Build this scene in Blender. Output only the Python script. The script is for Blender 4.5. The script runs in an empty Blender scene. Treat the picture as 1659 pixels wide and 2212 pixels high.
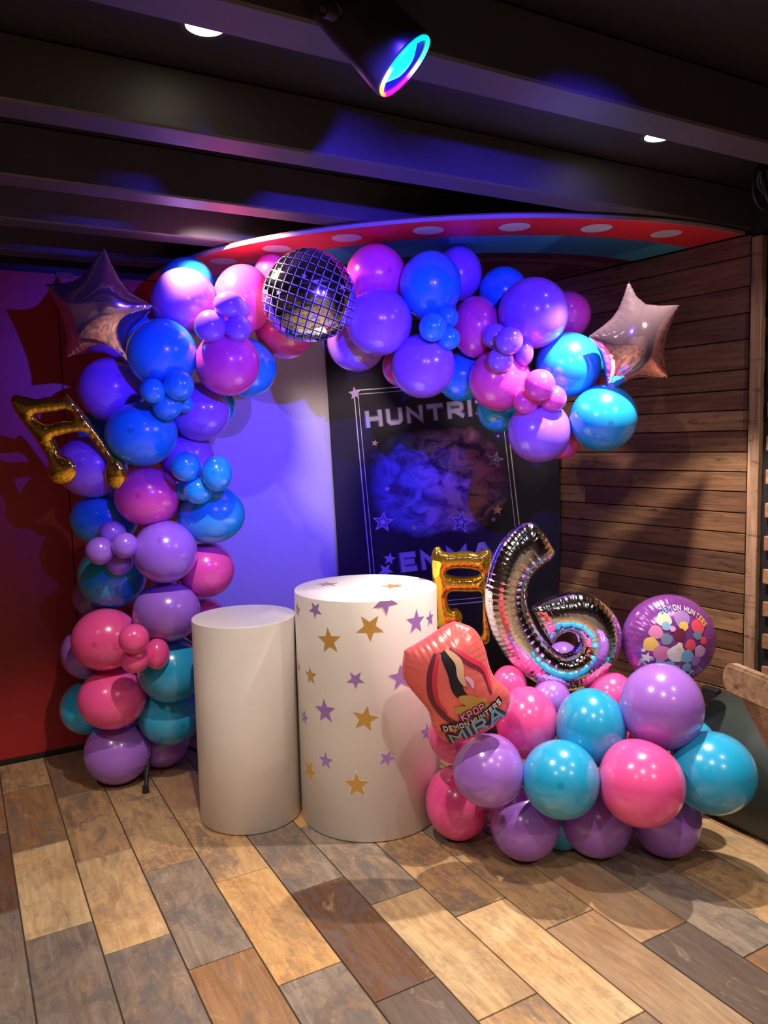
import bpy, bmesh, math, random
import numpy as np
from mathutils import Vector, Matrix
from mathutils.geometry import delaunay_2d_cdt
random.seed(7); rng = np.random.default_rng(7)
SC = bpy.context.scene; COL = SC.collection
PI = math.pi
# ------------------------------------------------------------------ camera (solved from the vanishing points of planks, beams and posts)
F, CX, CY, H = 1663.1, 829.5, 1106.0, 1.5
YAW, PITCH, ROLL, WY = [math.radians(a) for a in (29.15, 5.376, 1.371, -6.205)]
_f = np.array([math.sin(YAW)*math.cos(PITCH), math.cos(YAW)*math.cos(PITCH), -math.sin(PITCH)])
_r = np.array([math.cos(YAW), -math.sin(YAW), 0.0]); _d = np.cross(_f, _r)
RIGHT = _r*math.cos(ROLL)+_d*math.sin(ROLL); DOWN = -_r*math.sin(ROLL)+_d*math.cos(ROLL); FWD = _f
C0 = np.array([0, 0, H])
cam = bpy.data.cameras.new('camera'); camo = bpy.data.objects.new('camera', cam); COL.objects.link(camo)
CAMROT = Matrix([[RIGHT[i], -DOWN[i], -FWD[i]] for i in range(3)])
camo.matrix_world = Matrix.Translation(C0) @ CAMROT.to_4x4()
cam.sensor_fit = 'HORIZONTAL'; cam.sensor_width = 36; cam.lens = 36*F/1659; cam.clip_start = 0.02
SC.camera = camo
# ------------------------------------------------------------------ world, exposure
SC.view_settings.view_transform = 'Standard'; SC.view_settings.look = 'None'
SC.view_settings.exposure = 0.0; SC.view_settings.gamma = 1; SC.view_settings.use_curve_mapping = False
w = bpy.data.worlds.new('world'); SC.world = w; w.use_nodes = True
w.node_tree.nodes['Background'].inputs[0].default_value = (0.55, 0.45, 0.7, 1)
w.node_tree.nodes['Background'].inputs[1].default_value = 0.02

def ray(x, y): return RIGHT*((x-CX)/F)+DOWN*((y-CY)/F)+FWD
def atd(x, y, t): return C0+ray(x, y)*t
def onz(x, y, z=0.0):
    d = ray(x, y); return C0+d*((z-H)/d[2])
def camp(X, Y, Z): return C0+RIGHT*X-DOWN*Y+FWD*Z      # metres in the camera's frame (right, up, forward)

def spot(name, loc, target, power, color, angle, blend=0.5, radius=0.03):
    l = bpy.data.lights.new(name, 'SPOT'); l.energy = power; l.color = color; l.spot_size = math.radians(angle)
    l.spot_blend = blend; l.shadow_soft_size = radius
    o = bpy.data.objects.new(name, l); COL.objects.link(o); o.location = loc
    o.rotation_euler = (Vector(target)-Vector(loc)).to_track_quat('-Z', 'Y').to_euler()
    return o
BLUE = (0.065, 0.032, 1.0)
WARM = (1.0, 0.87, 0.74)
# coloured stage spots hung under the beams above the photographer
spot('stage_spot_blue', camp(0.20, 0.80, 1.20), (1.20, 3.4, 1.75), 340, BLUE, 54, 0.9, 0.014)
spot('stage_spot_blue', camp(0.62, 0.80, 1.20), (1.95, 3.1, 1.80), 300, BLUE, 52, 0.9, 0.014)
# ceiling downlights between the beams, plus lamps added behind the camera (those seen in the photograph get their lens further below)
LAMPS = [(0.60, 1.94, 108), (2.16, 1.94, 230), (-0.75, 1.94, 55), (0.9, 0.56, 58), (-0.5, 0.56, 45), (1.6, -0.75, 50), (0.0, -0.75, 55), (-1.5, -0.75, 50), (1.2, -1.65, 70), (-0.6, -1.65, 70)]  # negative y: added lamps that brighten the room the foils reflect
for x, y, p in LAMPS:
    spot('downlight_or_added_lamp', (x, y, 2.46), (x+0.02, y+(0.05 if y > 1 else 0.15), 0), p, WARM, (80 if x > 2 else 94) if y > 1 else 108, 0.25, 0.022)
# surface-mounted spots: one at the right, one at the left, both beside the photographer
spot('room_spot', (2.25, 0.56, 2.405), (2.2, 2.2, 0.9), 32, WARM, 120, 0.4, 0.02)
spot('room_spot', (-0.35, 1.25, 2.22), (2.75, 2.6, 0.90), 50, WARM, 30, 0.5, 0.02)
# lamp hidden between two beams above the left bend of the arch
spot('downlight_or_added_lamp', (0.74, 3.02, 2.47), (1.22, 3.12, 1.95), 110, (1.0, 0.74, 0.66), 74, 0.45, 0.03)

# ------------------------------------------------------------------ helpers
def tag(o, label=None, cat=None, group=None, kind=None):
    if label: o['label'] = label
    if cat: o['category'] = cat
    if group: o['group'] = group
    if kind: o['kind'] = kind
    return o
def link(name, data, parent=None):
    o = bpy.data.objects.new(name, data); COL.objects.link(o)
    if parent is not None: o.parent = parent
    return o
def empty(name, loc=(0, 0, 0)):
    o = link(name, None); o.location = loc; o.empty_display_size = 0.05; return o
def mesh(name, verts, faces, mat=None, parent=None, smooth=False):
    m = bpy.data.meshes.new(name); m.from_pydata([tuple(map(float, v)) for v in verts], [], [tuple(map(int, f)) for f in faces]); m.update()
    if smooth: m.polygons.foreach_set('use_smooth', [True]*len(m.polygons))
    if mat: m.materials.append(mat)
    return link(name, m, parent)
def bm_obj(name, bm, mat=None, parent=None, smooth=False):
    m = bpy.data.meshes.new(name); bm.normal_update(); bm.to_mesh(m); bm.free()
    if smooth: m.polygons.foreach_set('use_smooth', [True]*len(m.polygons))
    if mat: m.materials.append(mat)
    return link(name, m, parent)
def box_bm(x0, x1, y0, y1, z0, z1, bev=0.0):
    bm = bmesh.new(); bmesh.ops.create_cube(bm, size=1)
    for v in bm.verts: v.co = Vector(((x0+x1)/2+v.co.x*(x1-x0), (y0+y1)/2+v.co.y*(y1-y0), (z0+z1)/2+v.co.z*(z1-z0)))
    if bev: bmesh.ops.bevel(bm, geom=bm.edges[:], offset=bev, segments=1, affect='EDGES', profile=0.5)
    return bm
def box(name, x0, x1, y0, y1, z0, z1, mat, parent=None, bev=0.0): return bm_obj(name, box_bm(x0, x1, y0, y1, z0, z1, bev), mat, parent)
def tube(name, a, b, r0, r1, mat, parent=None, n=16):
    a, b = Vector(a), Vector(b); q = (b-a).to_track_quat('Z', 'Y'); L = (b-a).length
    vs = []
    for z, r in ((0, r0), (L, r1)):
        for i in range(n): vs.append(a+q @ Vector((r*math.cos(2*PI*i/n), r*math.sin(2*PI*i/n), z)))
    fs = [(i, (i+1) % n, n+(i+1) % n, n+i) for i in range(n)]+[tuple(range(n))[::-1], tuple(range(n, 2*n))]
    return mesh(name, vs, fs, mat, parent)
def lathe(name, prof, mat, parent=None, n=48, smooth=True):
    """profile of (r,z); closed with centre points when r==0"""
    vs, fs = [], []
    idx = []
    for r, z in prof:
        if r == 0: idx.append([len(vs)]); vs.append((0, 0, z))
        else:
            idx.append(list(range(len(vs), len(vs)+n)))
            vs += [(r*math.cos(2*PI*i/n), r*math.sin(2*PI*i/n), z) for i in range(n)]
    for A, B in zip(idx[:-1], idx[1:]):
        for i in range(n):
            j = (i+1) % n
            if len(A) == 1: fs.append((A[0], B[j], B[i]))
            elif len(B) == 1: fs.append((A[i], A[j], B[0]))
            else: fs.append((A[i], A[j], B[j], B[i]))
    return mesh(name, vs, fs, mat, parent, smooth)

# ------------------------------------------------------------------ materials
class NT:
    def __init__(s, name):
        s.m = bpy.data.materials.new(name); s.m.use_nodes = True; s.t = s.m.node_tree; s.b = s.t.nodes['Principled BSDF']
    def n(s, t, **k):
        x = s.t.nodes.new(t)
        for a, v in k.items(): setattr(x, a, v)
        return x
    def l(s, a, b): s.t.links.new(a, b)
    def math(s, op, a, b=None, c=None):
        x = s.n('ShaderNodeMath', operation=op)
        for i, v in enumerate((a, b, c)):
            if v is None: continue
            if isinstance(v, (int, float)): x.inputs[i].default_value = v
            else: s.l(v, x.inputs[i])
        return x.outputs[0]
    def mix(s, f, a, b, blend='MIX'):
        x = s.n('ShaderNodeMix', data_type='RGBA', blend_type=blend)
        for i, v in ((0, f), (6, a), (7, b)):
            if isinstance(v, (int, float)): x.inputs[i].default_value = v
            elif isinstance(v, tuple): x.inputs[i].default_value = (*v, 1) if len(v) == 3 else v
            else: s.l(v, x.inputs[i])
        return x.outputs[2]
    def ramp(s, f, stops):
        x = s.n('ShaderNodeValToRGB'); e = x.color_ramp.elements
        while len(e) < len(stops): e.new(0.5)
        for el, (p, c) in zip(e, stops): el.position = p; el.color = (*c, 1) if len(c) == 3 else c
        s.l(f, x.inputs[0]); return x.outputs[0]
    def noise(s, vec, scale, detail=4, rough=0.6, dist=0.0):
        x = s.n('ShaderNodeTexNoise'); x.inputs['Scale'].default_value = scale; x.inputs['Detail'].default_value = detail
        x.inputs['Roughness'].default_value = rough; x.inputs['Distortion'].default_value = dist
        if vec is not None: s.l(vec, x.inputs['Vector'])
        return x.outputs['Fac']
    def coord(s, out='Object', scale=(1, 1, 1), rand=False, rot=(0, 0, 0)):
        tc = s.n('ShaderNodeTexCoord'); v = tc.outputs[out]
        if rand:
            oi = s.n('ShaderNodeObjectInfo'); r = s.math('MULTIPLY', oi.outputs['Random'], 57.0)
            add = s.n('ShaderNodeVectorMath', operation='ADD'); s.l(v, add.inputs[0]); s.l(r, add.inputs[1]); v = add.outputs[0]
        mp = s.n('ShaderNodeMapping'); mp.inputs['Scale'].default_value = scale; mp.inputs['Rotation'].default_value = rot
        s.l(v, mp.inputs[0]); return mp.outputs[0]
    def set(s, **k):
        for a, v in k.items():
            i = s.b.inputs[a.replace('_', ' ')]
            if isinstance(v, (int, float)): i.default_value = v
            elif isinstance(v, tuple): i.default_value = (*v, 1) if len(v) == 3 and i.type == 'RGBA' else v
            else: s.l(v, i)
        return s
    def bump(s, h, strength=0.3, dist=0.005):
        x = s.n('ShaderNodeBump'); x.inputs['Strength'].default_value = strength; x.inputs['Distance'].default_value = dist
        s.l(h, x.inputs['Height']); s.l(x.outputs[0], s.b.inputs['Normal'])
def plain(name, col, rough=0.5, metal=0.0, var=0.06, scale=9, **k):
    """one colour with slight cloudy variation"""
    t = NT(name); f = t.noise(t.coord(), scale, 5)
    a = tuple(max(0, c*(1-var)) for c in col); b = tuple(min(1, c*(1+var)) for c in col)
    t.set(Base_Color=t.ramp(f, [(0.3, a), (0.7, b)]), Roughness=rough, Metallic=metal, **k); return t.m
def emis(name, col, strength):
    t = NT(name); t.set(Base_Color=(0, 0, 0), Emission_Color=col, Emission_Strength=strength); return t.m

def plank_mat():
    t = NT('wood_look_tile'); oi = t.n('ShaderNodeObjectInfo')
    v = t.coord(rand=True); g = t.coord(rand=True, scale=(14, 1.5, 1)); g2 = t.coord(rand=True, scale=(40, 4, 1)); st = t.coord(rand=True, scale=(2.2, 1, 1))
    grain = t.noise(g, 2.0, 9, 0.66, 1.6); hair = t.noise(g2, 3.0, 6, 0.7, 0.8)
    blot = t.noise(st, 5.0, 12, 0.74, 1.3); fine = t.noise(v, 45, 8, 0.75); big = t.noise(v, 2.6, 4, 0.6, 0.8)
    tone = t.mix(t.ramp(t.math('ADD', t.math('MULTIPLY', grain, 0.7), t.math('MULTIPLY', hair, 0.3)), [(0.36, (0, 0, 0)), (0.62, (1, 1, 1))]), (0.70, 0.64, 0.58), (1.12, 1.10, 1.06))
    base = t.mix(1.0, oi.outputs['Color'], tone, 'MULTIPLY')
    base = t.mix(t.ramp(big, [(0.42, (0, 0, 0)), (0.68, (0.75, 0.75, 0.75))]), base, t.mix(1.0, base, (0.92, 0.70, 0.50), 'MULTIPLY'))
    base = t.mix(t.math('MULTIPLY', t.ramp(blot, [(0.30, (1, 1, 1)), (0.42, (0, 0, 0))]), 0.35), base, (0.62, 0.52, 0.38))
    edge = t.math('ADD', t.math('ADD', blot, t.math('MULTIPLY', t.math('SUBTRACT', fine, 0.5), 0.45)), t.math('MULTIPLY', t.math('SUBTRACT', big, 0.5), 0.35))
    mot = t.math('MULTIPLY', t.ramp(edge, [(0.47, (0, 0, 0)), (0.58, (0.7, 0.7, 0.7)), (0.72, (1, 1, 1))]), oi.outputs['Alpha'])
    col = t.mix(mot, base, t.mix(fine, (0.075, 0.07, 0.075), (0.16, 0.145, 0.14)))
    t.set(Base_Color=col, Roughness=t.math('ADD', t.math('MULTIPLY', fine, 0.25), 0.30), Specular_IOR_Level=0.4)
    t.bump(t.math('ADD', grain, fine), 0.12, 0.002); return t.m
def board_mat(name, axis):
    t = NT(name); oi = t.n('ShaderNodeObjectInfo')
    sc = {'x': (1.3, 18, 18), 'z': (18, 18, 1.3)}[axis]
    g = t.coord(rand=True, scale=sc); grain = t.noise(g, 1.6, 9, 0.62, 1.4)
    dots = t.noise(t.coord(rand=True, scale=(1, 4, 4)), 9, 6)
    c = t.mix(t.ramp(grain, [(0.3, (0, 0, 0)), (0.7, (1, 1, 1))]), (0.45, 0.4, 0.36), (1.25, 1.2, 1.12))
    c = t.mix(1.0, oi.outputs['Color'], c, 'MULTIPLY')
    c = t.mix(t.ramp(dots, [(0.58, (0, 0, 0)), (0.75, (1, 1, 1))]), c, (0.02, 0.012, 0.008))
    t.set(Base_Color=c, Roughness=0.5, Specular_IOR_Level=0.35); t.bump(grain, 0.25, 0.002); return t.m
def latex(name, col, dark):
    t = NT(name); tc = t.n('ShaderNodeTexCoord')
    d = t.n('ShaderNodeVectorMath', operation='DISTANCE'); t.l(tc.outputs['Object'], d.inputs[0]); d.inputs[1].default_value = (0, 0, 1)
    oi = t.n('ShaderNodeObjectInfo')
    spot_ = t.math('MULTIPLY', t.ramp(d.outputs['Value'], [(0.03, (1, 1, 1)), (0.13, (0, 0, 0))]), t.math('GREATER_THAN', oi.outputs['Random'], 0.5))
    c = t.mix(t.math('MULTIPLY', spot_, 0.5), col, dark)
    t.set(Base_Color=c, Roughness=0.24, Specular_IOR_Level=0.55, Subsurface_Weight=0.12, Subsurface_Radius=(0.02, 0.02, 0.02), Subsurface_Scale=0.5,
          Coat_Weight=0.7, Coat_Roughness=0.035); return t.m
def foil(name, col, rough=0.06, metal=1.0, nz=0.0):
    t = NT(name); f = t.noise(t.coord(), 26, 3)
    t.set(Base_Color=col, Metallic=metal, Roughness=rough, Specular_IOR_Level=0.6)
    if nz: t.bump(f, nz, 0.004)
    return t.m

M = {}
M['plank'] = plank_mat(); M['board'] = board_mat('stained_wood_board', 'x'); M['post'] = board_mat('wood_post', 'z')
M['grout'] = plain('grout', (0.05, 0.035, 0.025), 0.9)
M['red'] = plain('red_wall_paint', (0.40, 0.018, 0.022), 0.45)
M['white_wall'] = plain('white_wall_paint', (0.78, 0.76, 0.78), 0.55, var=0.02)
M['black'] = plain('black_paint', (0.012, 0.011, 0.013), 0.55)
M['beam'] = plain('beam_paint', (0.060, 0.055, 0.062), 0.5)
M['dark_wall'] = plain('beige_wall', (0.42, 0.36, 0.32), 0.7)
M['plinth'] = plain('plinth_white', (0.80, 0.75, 0.72), 0.42, var=0.03, scale=5)
M['gold_vinyl'] = plain('gold_vinyl', (0.55, 0.30, 0.07), 0.4)
M['purple_vinyl'] = plain('purple_vinyl', (0.34, 0.18, 0.52), 0.4)
M['rose_vinyl'] = plain('rose_vinyl', (0.50, 0.27, 0.25), 0.4)
M['decal_edge'] = plain('decal_edge', (0.85, 0.83, 0.82), 0.4)
M['T'] = latex('turquoise_latex', (0.018, 0.38, 0.70), (0.005, 0.12, 0.25))
M['P'] = latex('pink_latex', (0.90, 0.09, 0.36), (0.45, 0.02, 0.10))
M['L'] = latex('lavender_latex', (0.36, 0.145, 0.68), (0.16, 0.05, 0.33))
M['silver'] = foil('silver_foil', (0.93, 0.93, 0.95), 0.09); M['gold'] = foil('gold_foil', (1.0, 0.64, 0.06), 0.13, 0.94)
M['rose'] = foil('rose_foil', (0.95, 0.62, 0.76), 0.09, 0.95)
M['coral'] = foil('coral_foil', (0.90, 0.17, 0.17), 0.26, 0.35); M['violet'] = foil('violet_foil', (0.30, 0.075, 0.42), 0.20, 0.45)
M['cloth'] = plain('black_banner_cloth', (0.012, 0.010, 0.022), 0.75)
M['line'] = plain('white_print', (0.62, 0.60, 0.68), 0.6)
M['letter'] = plain('silver_blue_print', (0.42, 0.42, 0.66), 0.6)
M['letter_edge'] = plain('indigo_print', (0.10, 0.07, 0.30), 0.6)
M['star_print'] = plain('lilac_print', (0.50, 0.36, 0.70), 0.6); M['star_gold'] = plain('gold_print', (0.62, 0.42, 0.25), 0.6)
M['can_red'] = plain('canopy_red', (0.80, 0.03, 0.035), 0.4); M['can_dot'] = plain('canopy_cream', (0.66, 0.62, 0.52), 0.45)
M['teal_a'] = plain('canopy_teal', (0.06, 0.42, 0.42), 0.45); M['teal_b'] = plain('canopy_teal_dark', (0.03, 0.20, 0.26), 0.45)
M['maroon'] = plain('canopy_maroon', (0.08, 0.012, 0.018), 0.45); M['can_brown'] = plain('canopy_brown', (0.14, 0.055, 0.04), 0.5)
M['can_edge'] = plain('canopy_edge', (0.35, 0.30, 0.32), 0.5)
M['bench'] = plain('dark_green_vinyl', (0.030, 0.042, 0.038), 0.42)
M['fixture'] = plain('fixture_black', (0.018, 0.018, 0.024), 0.35)
M['metal'] = plain('bright_metal', (0.6, 0.6, 0.62), 0.25, 1.0)
M['brick'] = None

# ------------------------------------------------------------------ floor : 20 x 58 cm wood-look tiles laid in thirds
PW, PL, X0 = 0.1983, 0.5838, 0.0955
floor = box('floor', -3.4, 3.6, -2.6, 4.05, -0.05, -0.004, M['grout']); tag(floor, kind='structure')
TONE = {'beige': (0.60, 0.44, 0.25, .4), 'gold': (0.58, 0.36, 0.16, .55), 'grey': (0.27, 0.22, 0.18, .95), 'brown': (0.30, 0.17, 0.085, .75), 'tan': (0.46, 0.30, 0.155, .85),
        'dark': (0.155, 0.08, 0.045, .75), 'ash': (0.15, 0.115, 0.10, .3), 'plain': (0.42, 0.29, 0.18, .2)}
FIX = {(-1, 0): 'dark', (-1, 1): 'brown', (-1, -1): 'grey', (0, 0): 'beige', (0, 1): 'brown', (0, -1): 'grey', (0, 2): 'tan', (1, 0): 'beige', (1, 1): 'tan', (1, -1): 'grey', (1, 2): 'brown', (2, 0): 'grey', (2, 1): 'tan', (2, -1): 'brown',
       (3, 0): 'gold', (3, 1): 'tan', (3, -1): 'grey', (4, 0): 'dark', (4, 1): 'grey', (4, -1): 'ash', (5, 0): 'beige', (5, 1): 'grey', (5, -1): 'tan', (6, 0): 'beige', (6, 1): 'tan', (6, -1): 'tan',
       (7, 0): 'plain', (7, 1): 'tan', (8, 0): 'ash', (8, 1): 'plain', (9, 0): 'brown', (9, 1): 'grey', (9, 2): 'tan', (10, 1): 'tan', (10, 2): 'brown'}
pl_mesh = None
GAP = 0.0022
for k in range(-14, 17):
    xa, xb = X0+k*PW, X0+(k+1)*PW
    off = 2.490-0.1945*k            # lower joint of row 0 in this column
    for j in range(-9, 9):
        ya = off+j*PL; yb = ya+PL
        if yb < -2.4 or ya > 3.98 or xa < -2.3 or xa > 2.95: continue
        yb2 = min(yb, 3.985)
        if yb2-ya < 0.03: continue
        if yb2 == yb and pl_mesh is not None: o = link('floor_plank', pl_mesh, floor)
        else:
            L_ = yb2-ya
            bm = box_bm(-PW/2+GAP, PW/2-GAP, -L_/2+GAP, L_/2-GAP, -0.012, 0, 0.0012)
            o = bm_obj('floor_plank', bm, M['plank'], floor)
            if yb2 == yb: pl_mesh = o.data
        o.location = ((xa+xb)/2, (ya+yb2)/2, 0)
        tn = FIX.get((k, j)) or random.choice(['beige', 'tan', 'tan', 'grey', 'grey', 'brown', 'brown', 'plain', 'gold', 'dark'])
        c = TONE[tn]; q = random.uniform(0.9, 1.1); o.color = (c[0]*q, c[1]*q, c[2]*q, c[3])

# ------------------------------------------------------------------ walls
YB = 4.0
wb = box('wall_back', -3.4, 2.84, YB+0.02, YB+0.10, 0, 2.52, M['black']); tag(wb, kind='structure')
for n, xa, xb, m in (('wall_panel', -3.3, -0.74, M['red']), ('wall_panel', -0.736, 0.484, M['red']), ('wall_panel', 0.489, 1.0, M['red']), ('wall_panel', 1.0, 2.80, M['white_wall'])):
    box(n, xa, xb, YB, YB+0.02, 0.02, 2.315, m, wb)
tag(box('baseboard_back', -3.3, 1.0, YB-0.008, YB-0.001, 0.0, 0.022, M['black']), kind='structure')
box('tape_strip', 0.487, 0.56, YB-0.003, YB-0.0005, 2.30, 2.325, plain('brown_tape', (0.16, 0.10, 0.06), 0.6), wb)
tag(box('wall_left', -3.45, -3.4, -2.6, 4.1, 0, 2.52, M['dark_wall']), kind='structure')
tag(box('wall_front', -3.45, 3.9, -2.68, -2.6, 0, 2.52, M['dark_wall']), kind='structure')
# right-hand wall: boarded from B to the corner, brick nearer the camera
Bp = onz(1622, 504, 2.32)[:2]; WD = np.array([math.sin(WY), math.cos(WY)]); WN = np.array([-WD[1], WD[0]])   # WN points into the room
TK = (YB-Bp[1])/WD[1]; K = Bp+WD*TK
def wp(t, n, z): p = Bp+WD*t+WN*n; return (p[0], p[1], z)
def wbox(name, t0, t1, n0, n1, z0, z1, mat, parent=None, bev=0.0):
    """box in the right wall's own frame: origin at its base, x along the wall"""
    bm = box_bm(t0, t1, n0, n1, z0, z1, bev); o = bm_obj(name, bm, mat, parent)
    return o
WROT = math.atan2(WD[1], WD[0])
wr = bm_obj('wall_right', box_bm(-4.9, TK+0.04, -0.09, -0.022, 0, 2.52), M['black']); tag(wr, kind='structure')
wr.location = (Bp[0], Bp[1], 0); wr.rotation_euler = (0, 0, WROT)
z = 0.0; row = 0
while z < 2.30:
    hb = random.choice([0.086, 0.089, 0.092]) if z < 1.75 else random.choice([0.11, 0.125, 0.10])
    if z+hb > 2.30: hb = 2.318-z
    t = 0.0-random.uniform(0, 0.0)
    while t < TK-0.02:
        Lb = random.uniform(0.75, 1.5)
        t1 = min(t+Lb, TK-0.002)
        if TK-t1 < 0.2: t1 = TK-0.002
        th = random.uniform(0.0, 0.005)
        bm = box_bm(-(t1-t)/2+0.001, (t1-t)/2-0.001, -0.012, 0.006+th, -hb/2+0.0022, hb/2-0.0022, 0.0018)
        o = bm_obj('wall_board', bm, M['board'], wr); o.location = ((t+t1)/2, -0.012, z+hb/2)
        c = random.choice([(0.24, 0.125, 0.07), (0.18, 0.09, 0.05), (0.29, 0.16, 0.09), (0.21, 0.11, 0.06), (0.32, 0.18, 0.10), (0.13, 0.065, 0.04)])
        o.color = (*c, 1); t = t1
    z += hb; row += 1
# skirting board along the boarded wall, and a black box on it
o = bm_obj('baseboard_right', box_bm(0, TK-0.03, -0.002, 0.016, 0.20, 0.30, 0.003), M['board']); o.location = (Bp[0], Bp[1], 0); o.rotation_euler = (0, 0, WROT)
o.color = (0.34, 0.19, 0.10, 1); tag(o, kind='structure')
post = bm_obj('trim_1', box_bm(-0.062, -0.014, -0.02, 0.018, 0, 2.30, 0.003), M['post']); post.location = (Bp[0], Bp[1], 0); post.rotation_euler = (0, 0, WROT)
post.color = (0.40, 0.25, 0.17, 1); tag(post, kind='structure')
t_ = NT('brick_face'); oi = t_.n('ShaderNodeObjectInfo'); nf = t_.noise(t_.coord(rand=True), 40, 6)
t_.set(Base_Color=t_.mix(1.0, oi.outputs['Color'], t_.ramp(nf, [(0.3, (0.5, 0.45, 0.42)), (0.7, (1.2, 1.1, 1.0))]), 'MULTIPLY'), Roughness=0.85); t_.bump(nf, 0.5, 0.004); M['brick'] = t_.m
bk = None
for r_ in range(32):
    for c_ in range(4):
        tb = -0.075-0.215*(c_+1)-(0.1 if r_ % 2 else 0); ta = min(tb+0.205, -0.072)
        if bk is None or ta-tb < 0.2:
            o = bm_obj('brick', box_bm(-(ta-tb)/2, (ta-tb)/2, -0.022, 0.0, -0.0315, 0.0315, 0.003), M['brick'], wr)
            if ta-tb >= 0.2: bk = o.data
        else: o = link('brick', bk, wr)
        o.location = ((ta+tb)/2, 0.004+random.uniform(-0.003, 0.003), 0.036+r_*0.0705); q = random.uniform(0.7, 1.15); o.color = (0.42*q, 0.21*q, 0.10*q, 1)

# ------------------------------------------------------------------ ceiling and beams
ce = box('ceiling', -3.4, 3.9, -2.6, 4.1, 2.5, 2.58, M['black']); tag(ce, kind='structure')
for ya, yb in ((-1.9, -1.78), (-1.2, -1.08), (-0.52, -0.40), (0.16, 0.28), (0.83, 0.95), (1.49, 1.614), (2.136, 2.252), (2.705, 2.819), (3.205, 3.32), (3.70, 3.82)):
    xe = Bp[0]+0.16-(ya-Bp[1])*0.109
    o = box('ceiling_beam', -3.38, xe, ya, yb, 2.34, 2.5, M['beam'], ce, 0.006)
# recessed downlight lenses
lens_m = emis('downlight_lens', (1.0, 0.86, 0.68), 14)
for i, (x, y, p) in enumerate(LAMPS):
    if y < 1.8: continue
    y -= 0.04
    d = empty('downlight', (x, y, 2.5)); tag(d, ['recessed ceiling downlight glowing behind the nearest beam at left', 'recessed ceiling downlight half hidden by the beam at far right', 'recessed ceiling downlight beyond the left edge'][i], 'downlight', 'recessed downlights')
    q = lathe('trim_ring', [(0.047, -0.001), (0.060, -0.003), (0.062, 0.0)], M['beam'], d); lathe('lens', [(0, -0.0022), (0.047, -0.002)], lens_m, d)

# ------------------------------------------------------------------ quarter-round printed ceiling panel in the corner
ZC = 2.318
can = empty('ceiling_panel', (K[0], K[1], ZC)); tag(can, 'quarter-round printed ceiling panel with red dotted rim in the corner', 'ceiling panel')
A0, A1 = math.radians(-180), math.radians(-90)+WY*-1.0
A1 = math.atan2(-WD[1], -WD[0])-0.004
def ring(name, r0, r1, a0, a1, mat, zz, parent, n=72, th=0.0):
    vs, fs = [], []
    for i in range(n+1):
        a = a0+(a1-a0)*i/n
        for r in (r0, r1): vs.append((r*math.cos(a), r*math.sin(a), zz))
    fs = [(2*i, 2*i+2, 2*i+3, 2*i+1) for i in range(n)]
    if th:
        m0 = len(vs); vs += [(x, y, zz+th) for x, y, _ in vs]
        fs += [(m0+a, m0+d, m0+c, m0+b) for a, b, c, d in fs]
        fs += [(2*i+1, 2*i+3, m0+2*i+3, m0+2*i+1) for i in range(n)]
    return mesh(name, vs, fs, mat, parent)
A0 = -PI+0.004
ring('panel_board', 0.0, 1.86, A0, A1, M['can_brown'], 0.003, can, th=0.016)
ring('red_rim', 1.60, 1.858, A0, A1, M['can_red'], 0.002, can)
a = math.radians(-108.2); seg = math.radians(17.2); i = 0
edges = sorted([a+seg*q for q in range(-6, 4)]); edges = [e for e in edges if A0 < e < A1]; edges = [A0]+edges+[A1]
for i, (e0, e1) in enumerate(zip(edges[:-1], edges[1:])): ring('teal_wedge', 1.305, 1.60, e0, e1, M['teal_a'] if i % 2 == 0 else M['teal_b'], 0.002, can, 16)
ring('maroon_ring', 1.21, 1.305, A0, A1, M['maroon'], 0.002, can)
ring('maroon_ring', 1.10, 1.125, A0, A1, M['maroon'], 0.002, can)
for q in range(4): ring('brown_wedge', 0.15, 1.10, A0+0.2+q*0.42, A0+0.38+q*0.42, M['maroon'], 0.002, can, 8)
for q in range(-2, 7):
    a = math.radians(-150.5+11.25*q); 
    if not (A0+0.02 < a < A1): continue
    dt = [(1.725*math.cos(a)+0.062*math.cos(b*PI/14), 1.725*math.sin(a)+0.062*math.sin(b*PI/14), 0.001) for b in range(28)]
    mesh('cream_dot', dt, [tuple(range(28))[::-1]], M['can_dot'], can)
# metal edge strip round the rim
vs, fs = [], []
for i in range(81):
    a = A0+(A1-A0)*i/80
    for r, zz in ((1.860, -0.002), (1.864, -0.002), (1.864, 0.012), (1.860, 0.012)): vs.append((r*math.cos(a), r*math.sin(a), zz))
for i in range(80):
    for e in range(4): fs.append((4*i+e, 4*i+(e+1) % 4, 4*i+4+(e+1) % 4, 4*i+4+e))
mesh('edge_strip', vs, fs, M['can_edge'], can)

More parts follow.
